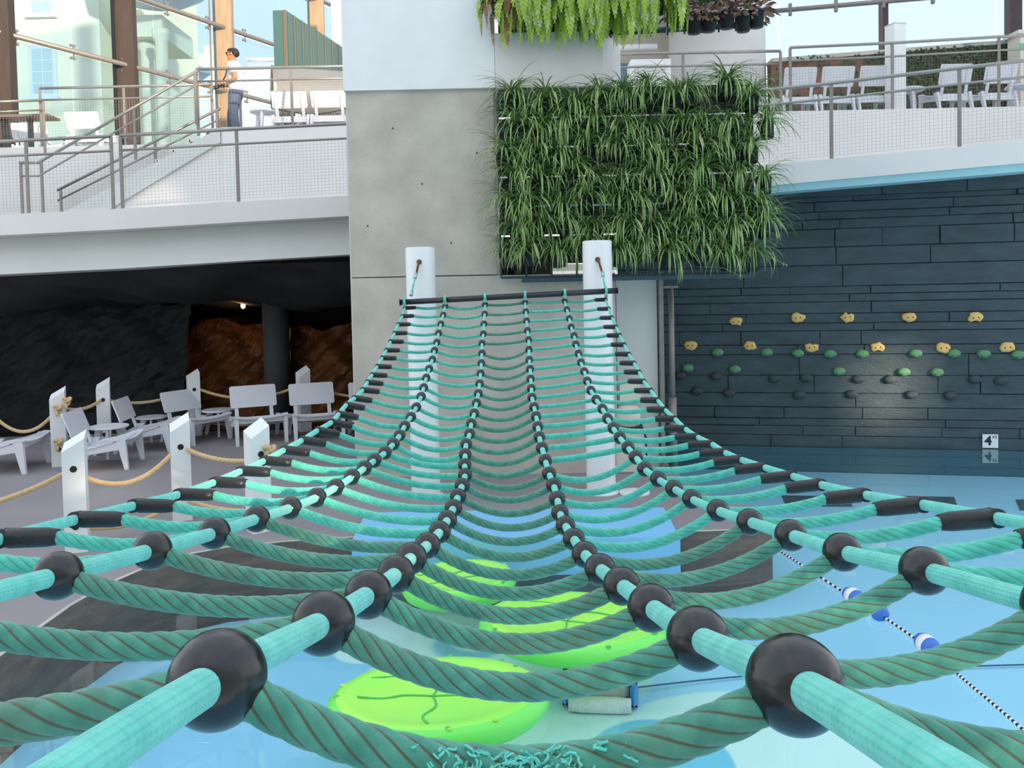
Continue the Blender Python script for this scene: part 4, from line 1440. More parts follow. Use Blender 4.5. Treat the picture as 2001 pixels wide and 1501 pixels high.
# striped cord: alternating bands are woven colours
path = bez(lp, 26)
mb = MB()
mb.tube(path, .010, 8)
nseg = len(path) - 1
mb.mi = [(1 if ((k // 8) % 2) else 0) for k in range(nseg * 8)] + [0, 0]
tag(mb.build('lane_rope', ['float_white', 'ink'], None, True, origin=lp[3]), 'thin black and white striped lane rope floating on the pool', 'rope')
def lane_float(i, label):
    c = lp[i] + Vector((0, 0, .015))
    d = (lp[i + 1] - lp[i - 1]).normalized()
    rot = d.to_track_quat('Z', 'Y').to_matrix()
    t = thing('lane_float', label, 'float', c, group='blue and white lane floats')
    L, r_ = .105, .068
    MB().lathe([(.0, -L), (.030, -L * .97), (r_ * .75, -L * .80), (r_ * .97, -L * .45), (r_, -.03)], 28, c, rot).build('blue_end', 'float_blue', t, True)
    MB().lathe([(r_ * 1.004, -.034), (r_ * 1.01, 0), (r_ * 1.004, .034)], 28, c, rot).build('white_band', 'float_white', t, True)
    MB().lathe([(r_, .03), (r_ * .97, L * .45), (r_ * .75, L * .80), (.030, L * .97), (.0, L)], 28, c, rot).build('blue_end', 'float_blue', t, True)
lane_float(2, 'blue and white lane float farthest along the rope, half hidden by the net')
lane_float(3, 'blue and white lane float in the middle of the striped rope')
lane_float(4, 'blue and white lane float nearest the camera on the striped rope')

# pool cleaning robot on the floor
c = pz(1172, 1366, POOL_Z)
rb_ = thing('pool_robot', 'grey and blue pool cleaning robot on the pool floor near a lily pad', 'pool cleaner', c, R(-6))
rb_.scale = (1.15, 1.15, 1.15)
MB().box((0, 0, .11), (.36, .26, .12), bev=.03).build('body', 'robot_gray', rb_, local=True)
for s in (-1, 1):
    MB().box((s * .21, 0, .09), (.05, .30, .15), bev=.03).build('track_cover', 'robot_blue', rb_, local=True)
    MB().lathe([(.0, -.19), (.042, -.19), (.048, -.1), (.048, .1), (.042, .19), (.0, .19)], 18, (0, s * .17, .05), Matrix.Rotation(R(90), 3, 'Y')).build('brush_roller', 'brush_white', rb_, True, local=True)
MB().tube([(-.2, .06, .20), (-.12, .08, .26), (.12, .08, .26), (.2, .06, .20)], .016, 8).build('handle', 'robot_green', rb_, True, local=True)
MB().box((.14, .1, .27), (.16, .10, .02), bev=.008).build('grip_plate', 'robot_green', rb_, local=True)
MB().box((.20, .10, .20), (.05, .05, .09), bev=.01).build('cable_hub', 'black_rubber', rb_, local=True)
cb = [pz(1232, 1345, POOL_Z + .04), pz(1450, 1322, POOL_Z + .02), pz(1720, 1308, POOL_Z + .02), pz(2100, 1296, POOL_Z + .02)]
tag(MB().tube(bez(cb, 10), .006, 8).build('robot_cable', 'cable', None, True, origin=cb[0]), 'thin dark cable running from the pool robot to the right', 'cable')
# dark target tiles
for k, (px0, px1, y0, y1) in enumerate([(1752, 1868, 969, 990), (1528, 1662, 968, 988), (1985, 2110, 976, 996)]):
    a, b_, c_, d_ = pz(px0 + 8, y1, POOL_Z + .012), pz(px1 + 4, y1 + 1, POOL_Z + .012), pz(px1 - 4, y0 + 2, POOL_Z + .012), pz(px0, y0, POOL_Z + .012)
    tag(MB().slab([a, b_, c_, d_], (0, 0, -.011)).build('lane_tile', 'tile_dark', None, origin=a), ['dark rectangular tile on the pool floor, the middle one in view', 'dark rectangular tile on the pool floor, partly behind the net edge', 'dark rectangular tile on the pool floor at the right picture edge'][k], 'tile', 'dark pool floor tiles')

# depth marker sign
c = pt(1935, 862, 0.1)
def on_wall(px, py, out):
    d = ray(px, py)
    t_ = (WA - EYE).dot(wnrm) + out
    return EYE + d * (t_ / d.dot(wnrm))
sp = on_wall(1935, 862, .06)
rotw = Matrix((wdir, -wnrm, Vector((0, 0, 1)))).transposed()
sg = thing('depth_marker', 'white pool depth marker reading 4 FT on the dark wall at the waterline', 'sign', sp)
MB().box(sp, (.215, .012, .205), rotw).build('tile', 'sign_white', sg)
def text_mesh(body, size, name, material, parent, loc, rot, bold=0.0):
    cu = bpy.data.curves.new(name, 'FONT')
    cu.body = body
    cu.size = size
    cu.extrude = .0015
    cu.offset = bold
    cu.align_x = 'CENTER'
    cu.align_y = 'CENTER'
    tmp = bpy.data.objects.new('tmp_text', cu)
    col.objects.link(tmp)
    dg = bpy.context.evaluated_depsgraph_get()
    me = bpy.data.meshes.new_from_object(tmp.evaluated_get(dg))
    bpy.data.objects.remove(tmp)
    me.name = name
    me.materials.clear()
    me.materials.append(MATS[material])
    o = bpy.data.objects.new(name, me)
    col.objects.link(o)
    o.parent = parent
    o.location = Vector(loc) - WL[parent]
    o.rotation_euler = rot
    return o
rt = (rotw @ Matrix.Rotation(R(90), 3, 'X')).to_euler()
text_mesh('4', .19, 'numeral', 'ink', sg, sp + wnrm * .008 - wdir * .03, rt, .006)
text_mesh('FT', .062, 'unit_letters', 'ink', sg, sp + wnrm * .008 + wdir * .062 + Vector((0, 0, .055)), rt, .001)

# ================================================================== CLIMBING HOLDS
def hold(name, px, py, kind, seed, label, group):
    c = on_wall(px, py, .045)
    rnd = random.Random(seed)
    t = thing(name, label, 'climbing hold', c, group=group)
    n_ = 14
    if kind == 'yellow':
        w, h, dep = .112, .085, .035
        rad = [rnd.uniform(.78, 1.08) for _ in range(n_)]
        if seed % 4 == 1:
            rad[10] = rad[11] = .55
        if seed % 5 == 3:
            rad[3] = .5
    else:
        w, h, dep = .095, .07, .06
        rad = [1 + .04 * rnd.uniform(-1, 1) for _ in range(n_)]
    rings = [(1.0, 0.0), (1.0, .35), (.86, .8), (.5, 1.0)]
    vs = []
    for s, dd in rings:
        for k in range(n_):
            a = 2 * math.pi * k / n_
            q = Vector((math.cos(a) * w * rad[k] * s, 0, math.sin(a) * h * rad[k] * s))
            if kind != 'yellow' and math.sin(a) < 0:
                q.z *= .85
            vs.append(c + wdir * q.x + Vector((0, 0, q.z)) + wnrm * (dd * dep - .04 * (dd == 0)))
    fs = [tuple(range(3 * n_, 4 * n_))]
    for j in range(3):
        for k in range(n_):
            k2 = (k + 1) % n_
            fs.append((j * n_ + k, j * n_ + k2, (j + 1) * n_ + k2, (j + 1) * n_ + k))
    MB().add(vs, fs).build('body', {'yellow': 'hold_yellow', 'green': 'hold_green', 'dark': 'hold_dark'}[kind], t, True)
    zz = 0 if kind == 'yellow' else -.022
    for s in (-1, 1):
        q = c + wdir * s * .036 + Vector((0, 0, zz + .004 * s)) + wnrm * (dep * (1.0 if kind == 'yellow' else .93))
        MB().lathe([(.0, -.01), (.010, -.01), (.010, .004), (.0, .004)], 10, q, wnrm.to_track_quat('Z', 'Y').to_matrix()).build('bolt_hole', 'hole_dark', t)
rowsH = [('yellow', 'upper row of yellow holds', [(1438, 629), (1559, 621), (1656, 620), (1778, 620), (1906, 621)]),
         ('yellow', 'lower row of yellow holds', [(1349, 675), (1465, 676), (1586, 679), (1715, 679), (1843, 680), (1968, 679)]),
         ('green', 'upper row of green holds', [(1402, 689), (1498, 689), (1559, 691), (1622, 692), (1685, 692), (1789, 691), (1864, 691), (1922, 692), (1990, 694)]),
         ('green', 'lower row of green holds', [(1344, 720), (1436, 722), (1639, 726), (1766, 727), (1831, 728)]),
         ('dark', 'upper row of dark grey holds', [(1330, 735), (1399, 736), (1513, 741), (1574, 739), (1677, 741), (1739, 742), (1905, 742), (1955, 745)]),
         ('dark', 'lower row of dark grey holds', [(1362, 765), (1425, 769), (1561, 772), (1664, 771), (1781, 772), (1857, 773)])]
sdd = 1
for kind, nm, lst in rowsH:
    for k, (x, y) in enumerate(lst):
        hold('climbing_hold', x, y, kind, sdd, '%s climbing hold, %s from the left in the %s' % (kind if kind != 'dark' else 'dark grey', ORD[k], nm), nm)
        sdd += 1

# ================================================================== BESIDE THE PLINTH: panel, posts, pump
x0, x1 = pt(1207, 700, 10.35).x, pt(1286, 700, 10.35).x
zt_ = pt(1245, 545, 10.35).z
tag(MB().box(((x0 + x1) / 2, 10.45, zt_ / 2), (x1 - x0, .12, zt_)).build('wall_panel', 'panel_white', None, origin=((x0 + x1) / 2, 10.4, 0)), 'pale service panel right of the concrete plinth, under the green wall', 'panel', kind='structure')
p = pt(1293, 700, 10.3)
tag(MB().box((p.x, 10.3, 1.24), (.055, .06, 2.48), bev=.004).build('panel_post', 'steel_dull', None, origin=(p.x, 10.3, 0)), 'square grey steel post at the edge of the pale service panel', 'post')
p = pt(1313, 700, 10.35)
tp = thing('rescue_pole', 'thin grey pipe in a wider sleeve standing next to the dark wall', 'pipe', (p.x, 10.35, 0))
zj = pt(1313, 777, 10.35).z
MB().tube([(p.x, 10.35, zj - .3), (p.x, 10.35, pt(1313, 562, 10.35).z)], .037, 14).build('pipe', 'steel_dull', tp, True)
MB().tube([(p.x, 10.35, 0), (p.x, 10.35, zj)], .055, 16).build('sleeve', 'steel_dull', tp, True)
MB().box((p.x, 10.35, pt(1313, 561, 10.35).z), (.18, .06, .03)).build('top_bracket', 'steel_dull', tp)
c = pt(1228, 850, 10.15)
pu = thing('pump_unit', 'beige pool pump box with a round filter behind the right net column', 'pump', (c.x, 10.1, 0))
MB().box((c.x, 10.12, .26), (.34, .2, .52), bev=.02).build('housing', 'beige_unit', pu)
MB().lathe([(.0, -.13), (.13, -.12), (.15, -.05), (.15, .08), (.10, .13), (.0, .14)], 20, (c.x, 10.12, .70)).build('filter_tank', 'beige_unit', pu, True)
MB().box((c.x, 10.1, .545), (.32, .19, .05)).build('black_band', 'black_rubber', pu)
MB().box((c.x + .02, 10.12, 1.0), (.26, .14, .22), bev=.01).build('control_box', 'beige_unit', pu)
MB().tube([(c.x + .13, 10.0, .62), (c.x + .19, 9.98, .45), (c.x + .2, 10.0, .1), (c.x + .17, 10.0, .02)], .012, 8).build('hose', 'black_rubber', pu, True)
p = pz(1240, 964, 0)
tag(MB().lathe([(.0, .002), (.17, .002), (.17, .02), (.0, .025)], 28, (p.x, p.y, 0)).build('deck_cover', 'white_paint', None, origin=(p.x, p.y, 0)), 'round white access cover on the deck beside the right net column', 'cover')
# ================================================================== GLASS FACADE, LEFT
FA, FB = Vector((-11.2, 18.4, 0)), Vector((-6.27, 27.5, 0))
fdir = (FB - FA).normalized()
fnrm = Vector((fdir.y, -fdir.x, 0))
def on_facade(px, py, out=0.0):
    d = ray(px, py)
    return EYE + d * (((FA - EYE).dot(fnrm) + out) / d.dot(fnrm))
colx = [(3, 'leftmost timber facade column at the picture edge, shade painted into its colour'), (246, 'timber facade column above the stairs, shade painted into its colour'), (440, 'timber facade column behind the man, sunlight painted into its colour'), (621, 'timber facade column behind the green metal panels')]
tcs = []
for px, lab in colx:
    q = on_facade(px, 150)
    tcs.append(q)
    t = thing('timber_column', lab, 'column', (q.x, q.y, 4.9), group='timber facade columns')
    MB().box((q.x, q.y, 9.9), (.52, .34, 10.0), Matrix.Rotation(math.atan2(fdir.y, fdir.x) - R(55), 3, 'Z'), bev=.01).build('shaft', 'timber_sunlit' if px > 400 else 'timber', t)
    MB().box((q.x, q.y, 4.98), (.56, .40, .12), Matrix.Rotation(math.atan2(fdir.y, fdir.x) - R(55), 3, 'Z')).build('base_shoe', 'steel_dull', t)
gf = thing('window_1', 'tall glass facade with steel pipes and point fittings behind the left terrace', 'glass facade', FA + Vector((0, 0, 5)), kind='structure')
F0 = FA - fdir * 3.0
F1 = FB + fdir * 3.0
for zc in (8.19, 10.0, 12.0):
    a, b_ = F0 + Vector((0, 0, zc)) + fnrm * .12, F1 + Vector((0, 0, zc)) + fnrm * .12
    MB().tube([a, b_], .062, 12).build('transom_pipe', 'steel_dull', gf, True)
    nfit = 12
    for k in range(nfit):
        q = a.lerp(b_, (k + .4) / nfit)
        mb = MB()
        for s in (-1, 1):
            mb.tube([q, q + Vector((0, 0, s * .13)) - fnrm * .05], .018, 6)
            for s2 in (-1, 1):
                mb.lathe([(.0, -.02), (.035, -.02), (.035, .02), (.0, .02)], 8, q + Vector((0, 0, s * .15)) + fdir * s2 * .04 - fnrm * .06, fnrm.to_track_quat('Z', 'Y').to_matrix())
        mb.build('point_fitting', 'steel_dull', gf)
npan = 7
for k in range(npan):
    a = F0.lerp(F1, k / npan) + fdir * .01 - fnrm * .06
    b_ = F0.lerp(F1, (k + 1) / npan) - fdir * .01 - fnrm * .06
    for zz0, zz1 in ((5.3, 8.17), (8.21, 9.98), (10.02, 11.98), (12.02, 15.0)):
        MB().slab([a + Vector((0, 0, zz0)), b_ + Vector((0, 0, zz0)), b_ + Vector((0, 0, zz1)), a + Vector((0, 0, zz1))], fnrm * .012).build('glass_pane', 'pane', gf)
q = on_facade(224, 100)
MB().box((q.x, q.y, 9), (.05, .03, 9)).build('glass_joint', 'black_rubber', gf)
q = on_facade(411, 80)
MB().box((q.x, q.y, 9), (.04, .03, 9)).build('glass_joint', 'steel_dull', gf)

# ================================================================== BUILDINGS OUTSIDE
def win(t, c, w, h, nrm=Vector((0, -1, 0)), rows=3, colsn=2, glass='window_glass'):
    c = Vector(c)
    o = MB().box(c + nrm * .02, (w + .24, .10, h + .24)).build('window_frame', 'white_building', t)
    for r in range(rows):
        for k in range(colsn):
            cc = c + Vector(((k - (colsn - 1) / 2) * w / colsn, 0, (r - (rows - 1) / 2) * h / rows)) + nrm * .075
            MB().box(cc, (w / colsn - .05, .02, h / rows - .05)).build('pane', glass, o)
    MB().box(c + nrm * .08 - Vector((0, 0, h / 2 + .15)), (w + .4, .16, .10)).build('sill', 'white_building', o)
bY = 31.0
hb = thing('pale_house', 'large pale cream building with sash windows beyond the glass facade', 'building', (-16, bY, 3))
xa, xb = pt(-150, 100, bY).x, pt(196, 100, bY).x
MB().box(((xa + xb) / 2, bY + 3, 10), (xb - xa, 6, 14)).build('wall', 'pale_building', hb)
xc = pt(222, 100, bY + 1.2).x
MB().box(((xb + xc) / 2, bY + 4.2, 10), (xc - xb, 6, 14)).build('wall_return', 'pale_building', hb)
xd = pt(277, 100, bY + 2).x
MB().box(((xc + xd) / 2, bY + 5, 10), (xd - xc, 6, 14)).build('wall_wing', 'pale_building', hb)
win(hb, (pt(82, 5, bY).x, bY, pt(82, -20, bY).z), .75, 1.7, rows=4)
win(hb, (pt(85, 140, bY).x, bY, pt(85, 140, bY).z), .8, 1.7, rows=4)
win(hb, (pt(238, 20, bY + 2).x, bY + 1.95, pt(238, 20, bY + 2).z), .4, 1.9, rows=3)
win(hb, (pt(238, 160, bY + 2).x, bY + 1.95, pt(238, 160, bY + 2).z), .4, 2.0, rows=3)
pr_ = thing('portico', 'cream columned portico with a curved eave beyond the glass facade', 'portico', (-13, 30, 3))
for px, yy in ((287, 31.6), (316, 30.2)):
    q = pt(px, 100, yy)
    MB().lathe([(.26, 3), (.22, 3.3), (.22, 11.6), (.32, 11.8), (.32, 12.0)], 20, (q.x, q.y, 0)).build('round_column', 'pale_building', pr_, True)
q = pt(300, 100, 31.6)
MB().box((q.x - .2, 32.4, 12.4), (1.7, 3.0, .8)).build('entablature', 'pale_building', pr_)
q = pt(318, -10, 30)
MB().lathe([(.0, 13.0), (1.3, 13.05), (1.9, 13.4), (2.0, 13.9), (1.8, 14.1), (.0, 14.4)], 40, (q.x - .4, 30.0, 0)).build('curved_eave', 'white_building', pr_, True)
wb = thing('white_house', 'far white house with balconies and grey roofs under the blue sky', 'building', (-20, 52, 3))
def wbox(px0, px1, y0, y1, Y, dep, m_='white_building', name='wall'):
    a, c = pt(px0, y0, Y), pt(px1, y1, Y)
    return MB().box(((a.x + c.x) / 2, Y + dep / 2, (a.z + c.z) / 2), (abs(c.x - a.x), dep, abs(a.z - c.z))).build(name, m_, wb)
wbox(326, 432, 118, 560, 52, 6)
wbox(345, 365, 122, 150, 51.6, .3, 'window_glass', 'window')
wbox(388, 430, 105, 560, 55, 6)
wbox(398, 428, 88, 130, 58, 4)
wbox(470, 640, 134, 560, 56, 5)
for k in range(26):
    px = 484 + k * 5.2
    wbox(px, px + 2.6, 117 + k * .55, 134, 56, .12, name='baluster')
wbox(480, 622, 113, 117, 56, .2, name='balustrade_rail')
a = pt(330, 118, 51); b_ = pt(400, 118, 51)
MB().slab([(a.x - 1, 50.5, a.z + .5), (b_.x, 50.5, a.z - .9), (b_.x, 58, a.z + .4), (a.x - 1, 58, a.z + 1.6)], (0, 0, .25)).build('roof', 'roof_gray', wb)

# ================================================================== UPPER LEFT TERRACE THINGS
TX = lambda px, Y: (px - XP) / F * Y
c = pt(600, 183, 18.2)
rpipe = .56
tk = thing('tank_cylinder', 'large grey cylinder lying on its side behind the terrace chairs', 'tank', (c.x, 18.2, TZ))
rotc = Matrix.Rotation(R(68), 3, 'Z') @ Matrix.Rotation(R(90), 3, 'X')
axis = (rotc @ Vector((0, 0, 1)))
cc = Vector((TX(545, 17.6), 17.6, pt(545, 183, 17.6).z))
axis = Vector((1.0, .35, 0)).normalized()
ra = axis.to_track_quat('Z', 'Y').to_matrix()
MB().lathe([(rpipe, 0), (rpipe, 3.4), (rpipe - .06, 3.4), (rpipe - .06, .0), (rpipe, 0)], 36, cc, ra).build('shell', 'pipe_gray', tk, True)
smooth_angle(tk.children[0])
MB().lathe([(.0, .08), (rpipe - .07, .08), (rpipe - .07, .12), (.0, .12)], 36, cc, ra).build('end_disc', 'pipe_gray', tk)
MB().lathe([(rpipe + .03, .0), (rpipe + .03, .06), (rpipe, .06), (rpipe, .0), (rpipe + .03, .0)], 36, cc, ra).build('rim', 'steel_dull', tk)
for d in (.5, 2.4):
    q = cc + axis * d
    MB().box((q.x, q.y, (TZ + q.z - rpipe) / 2 + .05), (.12, .7, q.z - rpipe - TZ + .09), Matrix.Rotation(math.atan2(axis.y, axis.x), 3, 'Z')).build('cradle', 'steel_dull', tk)
# black netting slung below
mb = MB()
for k in range(15):
    x = TX(552, 17) + k * .11
    mb.tube([Vector((x + .05 * j, 17.0, TZ + .75 - j * .07 - .12 * math.sin(k / 14 * math.pi))) for j in range(6)], .006, 4)
    mb.tube([Vector((x - .05 * j + .2, 17.0, TZ + .75 - j * .07 - .12 * math.sin(k / 14 * math.pi))) for j in range(6)], .006, 4)
mb.tube([Vector((TX(552, 17) + k * .11, 17.0, TZ + .76 - .12 * math.sin(k / 14 * math.pi))) for k in range(15)], .012, 5)
tag(mb.build('slack_netting', 'net_black', None, origin=(TX(600, 17), 17, TZ)), 'black netting slung under the grey cylinder behind the chairs', 'net')
# green corrugated panels, each panel a sheet
gp = thing('green_screen', 'dark green ribbed metal screen standing above the grey cylinder', 'screen', (TX(615, 19), 19, TZ))
pa, pb = Vector((TX(553, 18.6), 18.6, 0)), Vector((TX(700, 22.0), 22.0, 0))
zt_ = pt(560, 20, 18.6).z
MB().box((pa.x + .11, pa.y + .02, (zt_ + TZ) / 2), (.26, .05, zt_ - TZ)).build('end_panel', 'green_metal', gp)
pa2 = pa + Vector((.25, .02, 0))
dirp = (pb - pa2).normalized()
angp = math.atan2(dirp.y, dirp.x)
for k in range(9):
    q = pa2.lerp(pb, (k + .5) / 9)
    L = (pb - pa2).length / 9
    MB().box((q.x, q.y, (zt_ + TZ) / 2), (L * .72, .05, zt_ - TZ), Matrix.Rotation(angp, 3, 'Z')).build('sheet', 'green_metal', gp)
    q2 = pa2.lerp(pb, k / 9)
    MB().box((q2.x, q2.y - .03, (zt_ + TZ) / 2), (.05, .07, zt_ - TZ), Matrix.Rotation(angp, 3, 'Z')).build('rib', 'bronze', gp)
tag(MB().box((TX(698, 23.4), 23.4, 8.5), (.9, .5, 7)).build('wall_pier', 'pale_building', None, origin=(TX(698, 23.4), 23.4, 5)), 'cream wall pier behind the green screen next to the cladding box', 'pier', kind='structure')
# dark-topped table on the lower terrace
tt = thing('dining_table', 'brown-topped table on the lower left terrace at the picture edge', 'table', (TX(50, 17), 17, 5.3))
MB().box((TX(50, 17), 17, 6.03), (1.5, .5, .05)).build('table_top', 'table_dark', tt)
MB().hexa([(TX(30, 17) - .06, 16.95, 5.3), (TX(30, 17) + .06, 16.95, 5.3), (TX(30, 17) + .06, 17.05, 5.3), (TX(30, 17) - .06, 17.05, 5.3)], [(TX(24, 17) - .05, 16.95, 6.0), (TX(24, 17) + .05, 16.95, 6.0), (TX(24, 17) + .05, 17.05, 6.0), (TX(24, 17) - .05, 17.05, 6.0)]).build('leg', 'camera_black', tt)
MB().box((TX(75, 17), 17, 5.66), (.08, .08, .72)).build('leg', 'camera_black', tt)
tt = thing('dining_table', 'brown-topped table on the lower left terrace behind the pale chairs', 'table', (TX(205, 18.6), 18.6, 5.3))
MB().box((TX(205, 18.6), 18.6, 5.87), (1.5, .6, .05)).build('table_top', 'table_dark', tt)
for s in (-.6, .6):
    MB().box((TX(205, 18.6) + s, 18.6, 5.58), (.08, .08, .55)).build('leg', 'camera_black', tt)

# ================================================================== RIGHT TERRACE
q = pt(1750, 215, 14.75)
to = thing('totem_sign', 'tall white totem standing between the chairs of the right terrace', 'totem', (q.x, 14.75, 5.3))
zt_ = pt(1750, 50, 14.75).z
MB().box((q.x, 14.75, (5.3 + zt_) / 2), (.24, .26, zt_ - 5.3), Matrix.Rotation(R(14), 3, 'Z'), bev=.006).build('pillar', 'white_paint', to)
MB().box((q.x, 14.75, zt_ + .008), (.25, .27, .016), Matrix.Rotation(R(14), 3, 'Z')).build('cap', 'panel_white', to)
iv = thing('ivy_wall', 'brown garden wall overgrown with dark ivy behind the right terrace chairs', 'wall', (8, 17, 5.3), kind='structure')
xa, xb = pt(1508, 130, 17.0).x, pt(2080, 90, 17.0).x
MB().prism([(xa, 17.0), (xb, 16.2), (xb, 16.5), (xa, 17.3)], 5.2, [6.84, 6.98, 6.98, 6.84]).build('wall_body', 'brown_wall', iv)
MB().prism([(xa, 16.96), (xb, 16.16), (xb, 16.54), (xa, 17.34)], [6.842, 6.982, 6.982, 6.842], [6.92, 7.06, 7.06, 6.92]).build('coping', 'concrete', iv)
rnd = random.Random(44)
mb = MB()
for k in range(5200):
    u = rnd.random()
    x, y = lerp(xa, xb, u), lerp(17.0, 16.2, u)
    zz = 5.3 + rnd.random() ** .8 * 1.62
    dens = .45 + .55 * min(1, max(0, (u - .12) * 3))
    if rnd.random() > dens or (u < .3 and zz > 6.2 and rnd.random() < .7):
        continue
    c = Vector((x, y - rnd.uniform(.02, .12), zz))
    a = rnd.uniform(0, 6.28)
    e = Vector((math.cos(a), rnd.uniform(-.5, .2), math.sin(a))).normalized() * rnd.uniform(.03, .06)
    s = e.cross(Vector((0, -1, rnd.uniform(-.4, .4)))).normalized() * e.length * .6
    mb.add([c - e, c + s, c + e, c - s], [(0, 1, 2, 3)])
o = mb.build('ivy_leaves', 'leaf_ivy', iv); o['kind'] = 'stuff'
q = pt(1993, 150, 16.0)
cp = thing('corner_pier', 'cream corner pier with green lettering at the right picture edge', 'pier', (q.x + .2, 16.0, 5.3), kind='structure')
zt_ = pt(1990, 66, 15.8).z
MB().box((q.x + .24, 16.0, (5.2 + zt_) / 2), (.72, .4, zt_ - 5.2)).build('pier_body', 'beige_unit', cp)
MB().box((q.x + .24, 16.0, zt_ + .03), (.84, .5, .07)).build('pier_cap', 'beige_unit', cp)
sgn = pt(1996, 90, 15.78)
text_mesh('CEE', .13, 'lettering', 'sign_green', cp, (sgn.x, 15.79, sgn.z), (R(90), 0, 0), .004)
gr = thing('window_2', 'glass facade with steel pipe and rust-red columns behind the right terrace', 'glass facade', (8, 18, 5), kind='structure')
a, b_ = pt(1440, 28, 18.0), pt(1830, -6, 16.6)
a2 = a + (a - b_) * .3; b2 = b_ + (b_ - a) * .8
MB().tube([a2, b2], .05, 10).build('transom_pipe', 'steel_dull', gr, True)
for k in range(9):
    q = a2.lerp(b2, (k + .5) / 9)
    MB().box(q, (.06, .08, .26), bev=.01).build('point_fitting', 'steel_dull', gr)
for px, yy in ((1735, 17.2), (1992, 16.3)):
    q = pt(px, 60, yy)
    MB().box((q.x, yy + .2, 9.0), (.12 if px < 1900 else .24, .2, 7.5)).build('steel_column', 'rust_steel', gr)
for k in range(4):
    p0 = a2.lerp(b2, k / 4) + Vector((.02, .05, 0)); p1 = a2.lerp(b2, (k + 1) / 4) + Vector((-.02, .05, 0))
    MB().slab([Vector((p0.x, p0.y, 6.9)), Vector((p1.x, p1.y, 7.0)), Vector((p1.x, p1.y, p1.z - .02)), Vector((p0.x, p0.y, p0.z - .02))], (0, .012, 0)).build('glass_pane', 'pane_clear', gr)
    MB().slab([Vector((p0.x, p0.y, p0.z + .02)), Vector((p1.x, p1.y, p1.z + .02)), Vector((p1.x, p1.y, 12)), Vector((p0.x, p0.y, 12))], (0, .012, 0)).build('glass_pane', 'pane_clear', gr)
# round white stair tower and shaded wall with windows behind the green wall
tw_ = thing('wall_tower', 'round white tower and shaded wall behind the green wall', 'tower', (4, 18.5, 5.3), kind='structure')
q = pt(1400, 100, 17.6)
MB().lathe([(1.02, 5.2), (1.00, 7.4), (.94, 11)], 44, (q.x, 17.6, 0)).build('round_drum', 'white_plaster', tw_, True)
xa, xb = pt(1120, 100, 18.2).x, q.x
MB().box(((xa + xb) / 2, 18.4, 8), (xb - xa, .3, 6)).build('rear_wall', 'beige_unit', tw_)
MB().box(((xa + xb) / 2, 16.9, 8.15), (xb - xa + .8, 3.2, .5)).build('canopy', 'white_soffit', tw_)
for px in (1220, 1262, 1296, 1318):
    qq = pt(px, 130, 18.2)
    o = MB().box((qq.x, 18.2, 6.6), (.34 if px < 1300 else .2, .06, 1.3)).build('window_frame', 'beige_unit', tw_)
    MB().box((qq.x, 18.16, 6.6), (.27 if px < 1300 else .14, .03, 1.2)).build('pane', 'teal_glass', o)
q = pt(1268, 150, 16.2)
ac = thing('service_cabinet', 'white louvred service cabinet behind the terrace railing near the fern ledge', 'cabinet', (q.x, 16.2, 5.3))
zt_ = pt(1268, 122, 16.2).z
MB().box((q.x, 16.2, (5.3 + zt_) / 2), (.78, .5, zt_ - 5.3), bev=.01).build('body', 'white_paint', ac)
MB().box((q.x - .02, 15.94, zt_ - .22), (.6, .02, .22)).build('grille', 'panel_white', ac)
q = pt(1235, 92, 16.6)
tag(MB().lathe([(.0, -.5), (.06, -.5), (.06, .5), (.0, .5)], 14, q, Matrix.Rotation(R(90), 3, 'Y')).build('duct_pipe', 'white_paint', None, True, origin=q), 'short horizontal white pipe under the canopy behind the fern ledge', 'pipe')

# ================================================================== THE MAN
def skin_mesh(name, verts, edges, radii, material, parent, sub=2, root=0):
    me = bpy.data.meshes.new(name + '_src')
    me.from_pydata(verts, edges, [])
    o = bpy.data.objects.new('tmp_skin', me)
    col.objects.link(o)
    md = o.modifiers.new('Skin', 'SKIN')
    md.use_smooth_shade = True
    if not me.skin_vertices:
        bpy.context.view_layer.objects.active = o
        bpy.ops.object.modifier_remove(modifier='Skin')
        bpy.ops.object.modifier_add(type='SKIN')
    for k, sv in enumerate(me.skin_vertices[0].data):
        sv.radius = radii[k] if isinstance(radii[k], tuple) else (radii[k], radii[k])
        sv.use_root = (k == root)
    ss = o.modifiers.new('Sub', 'SUBSURF')
    ss.levels = sub
    ss.render_levels = sub
    dg = bpy.context.evaluated_depsgraph_get()
    out = bpy.data.meshes.new_from_object(o.evaluated_get(dg))
    bpy.data.objects.remove(o)
    out.materials.clear()
    out.materials.append(MATS[material])
    out.polygons.foreach_set('use_smooth', [True] * len(out.polygons))
    out.name = name
    r = bpy.data.objects.new(name, out)
    col.objects.link(r)
    r.parent = parent
    return r
MY = 16.1
mp_ = pt(463, 252, MY)
man = thing('person', 'person in a light t-shirt and blue jeans standing on the terrace, holding a camera', 'person', (mp_.x, MY, TZ))
def L_(f, s, u):
    return (-f, s, u)
V = [L_(0, 0, .94), L_(-.015, 0, 1.10), L_(-.01, 0, 1.27), L_(.0, 0, 1.41), L_(.03, 0, 1.50), L_(.055, 0, 1.57), L_(.06, 0, 1.64), L_(.05, 0, 1.71),
     L_(-.01, -.085, .86), L_(.03, -.105, .50), L_(-.03, -.105, .09), L_(.12, -.115, .035),
     L_(.0, .085, .86), L_(.13, .105, .50), L_(.12, .105, .09), L_(.27, .115, .035),
     L_(-.01, -.19, 1.39), L_(-.09, -.235, 1.10), L_(.17, -.13, 1.05),
     L_(-.01, .19, 1.39), L_(-.06, .235, 1.12), L_(.18, .12, 1.05)]
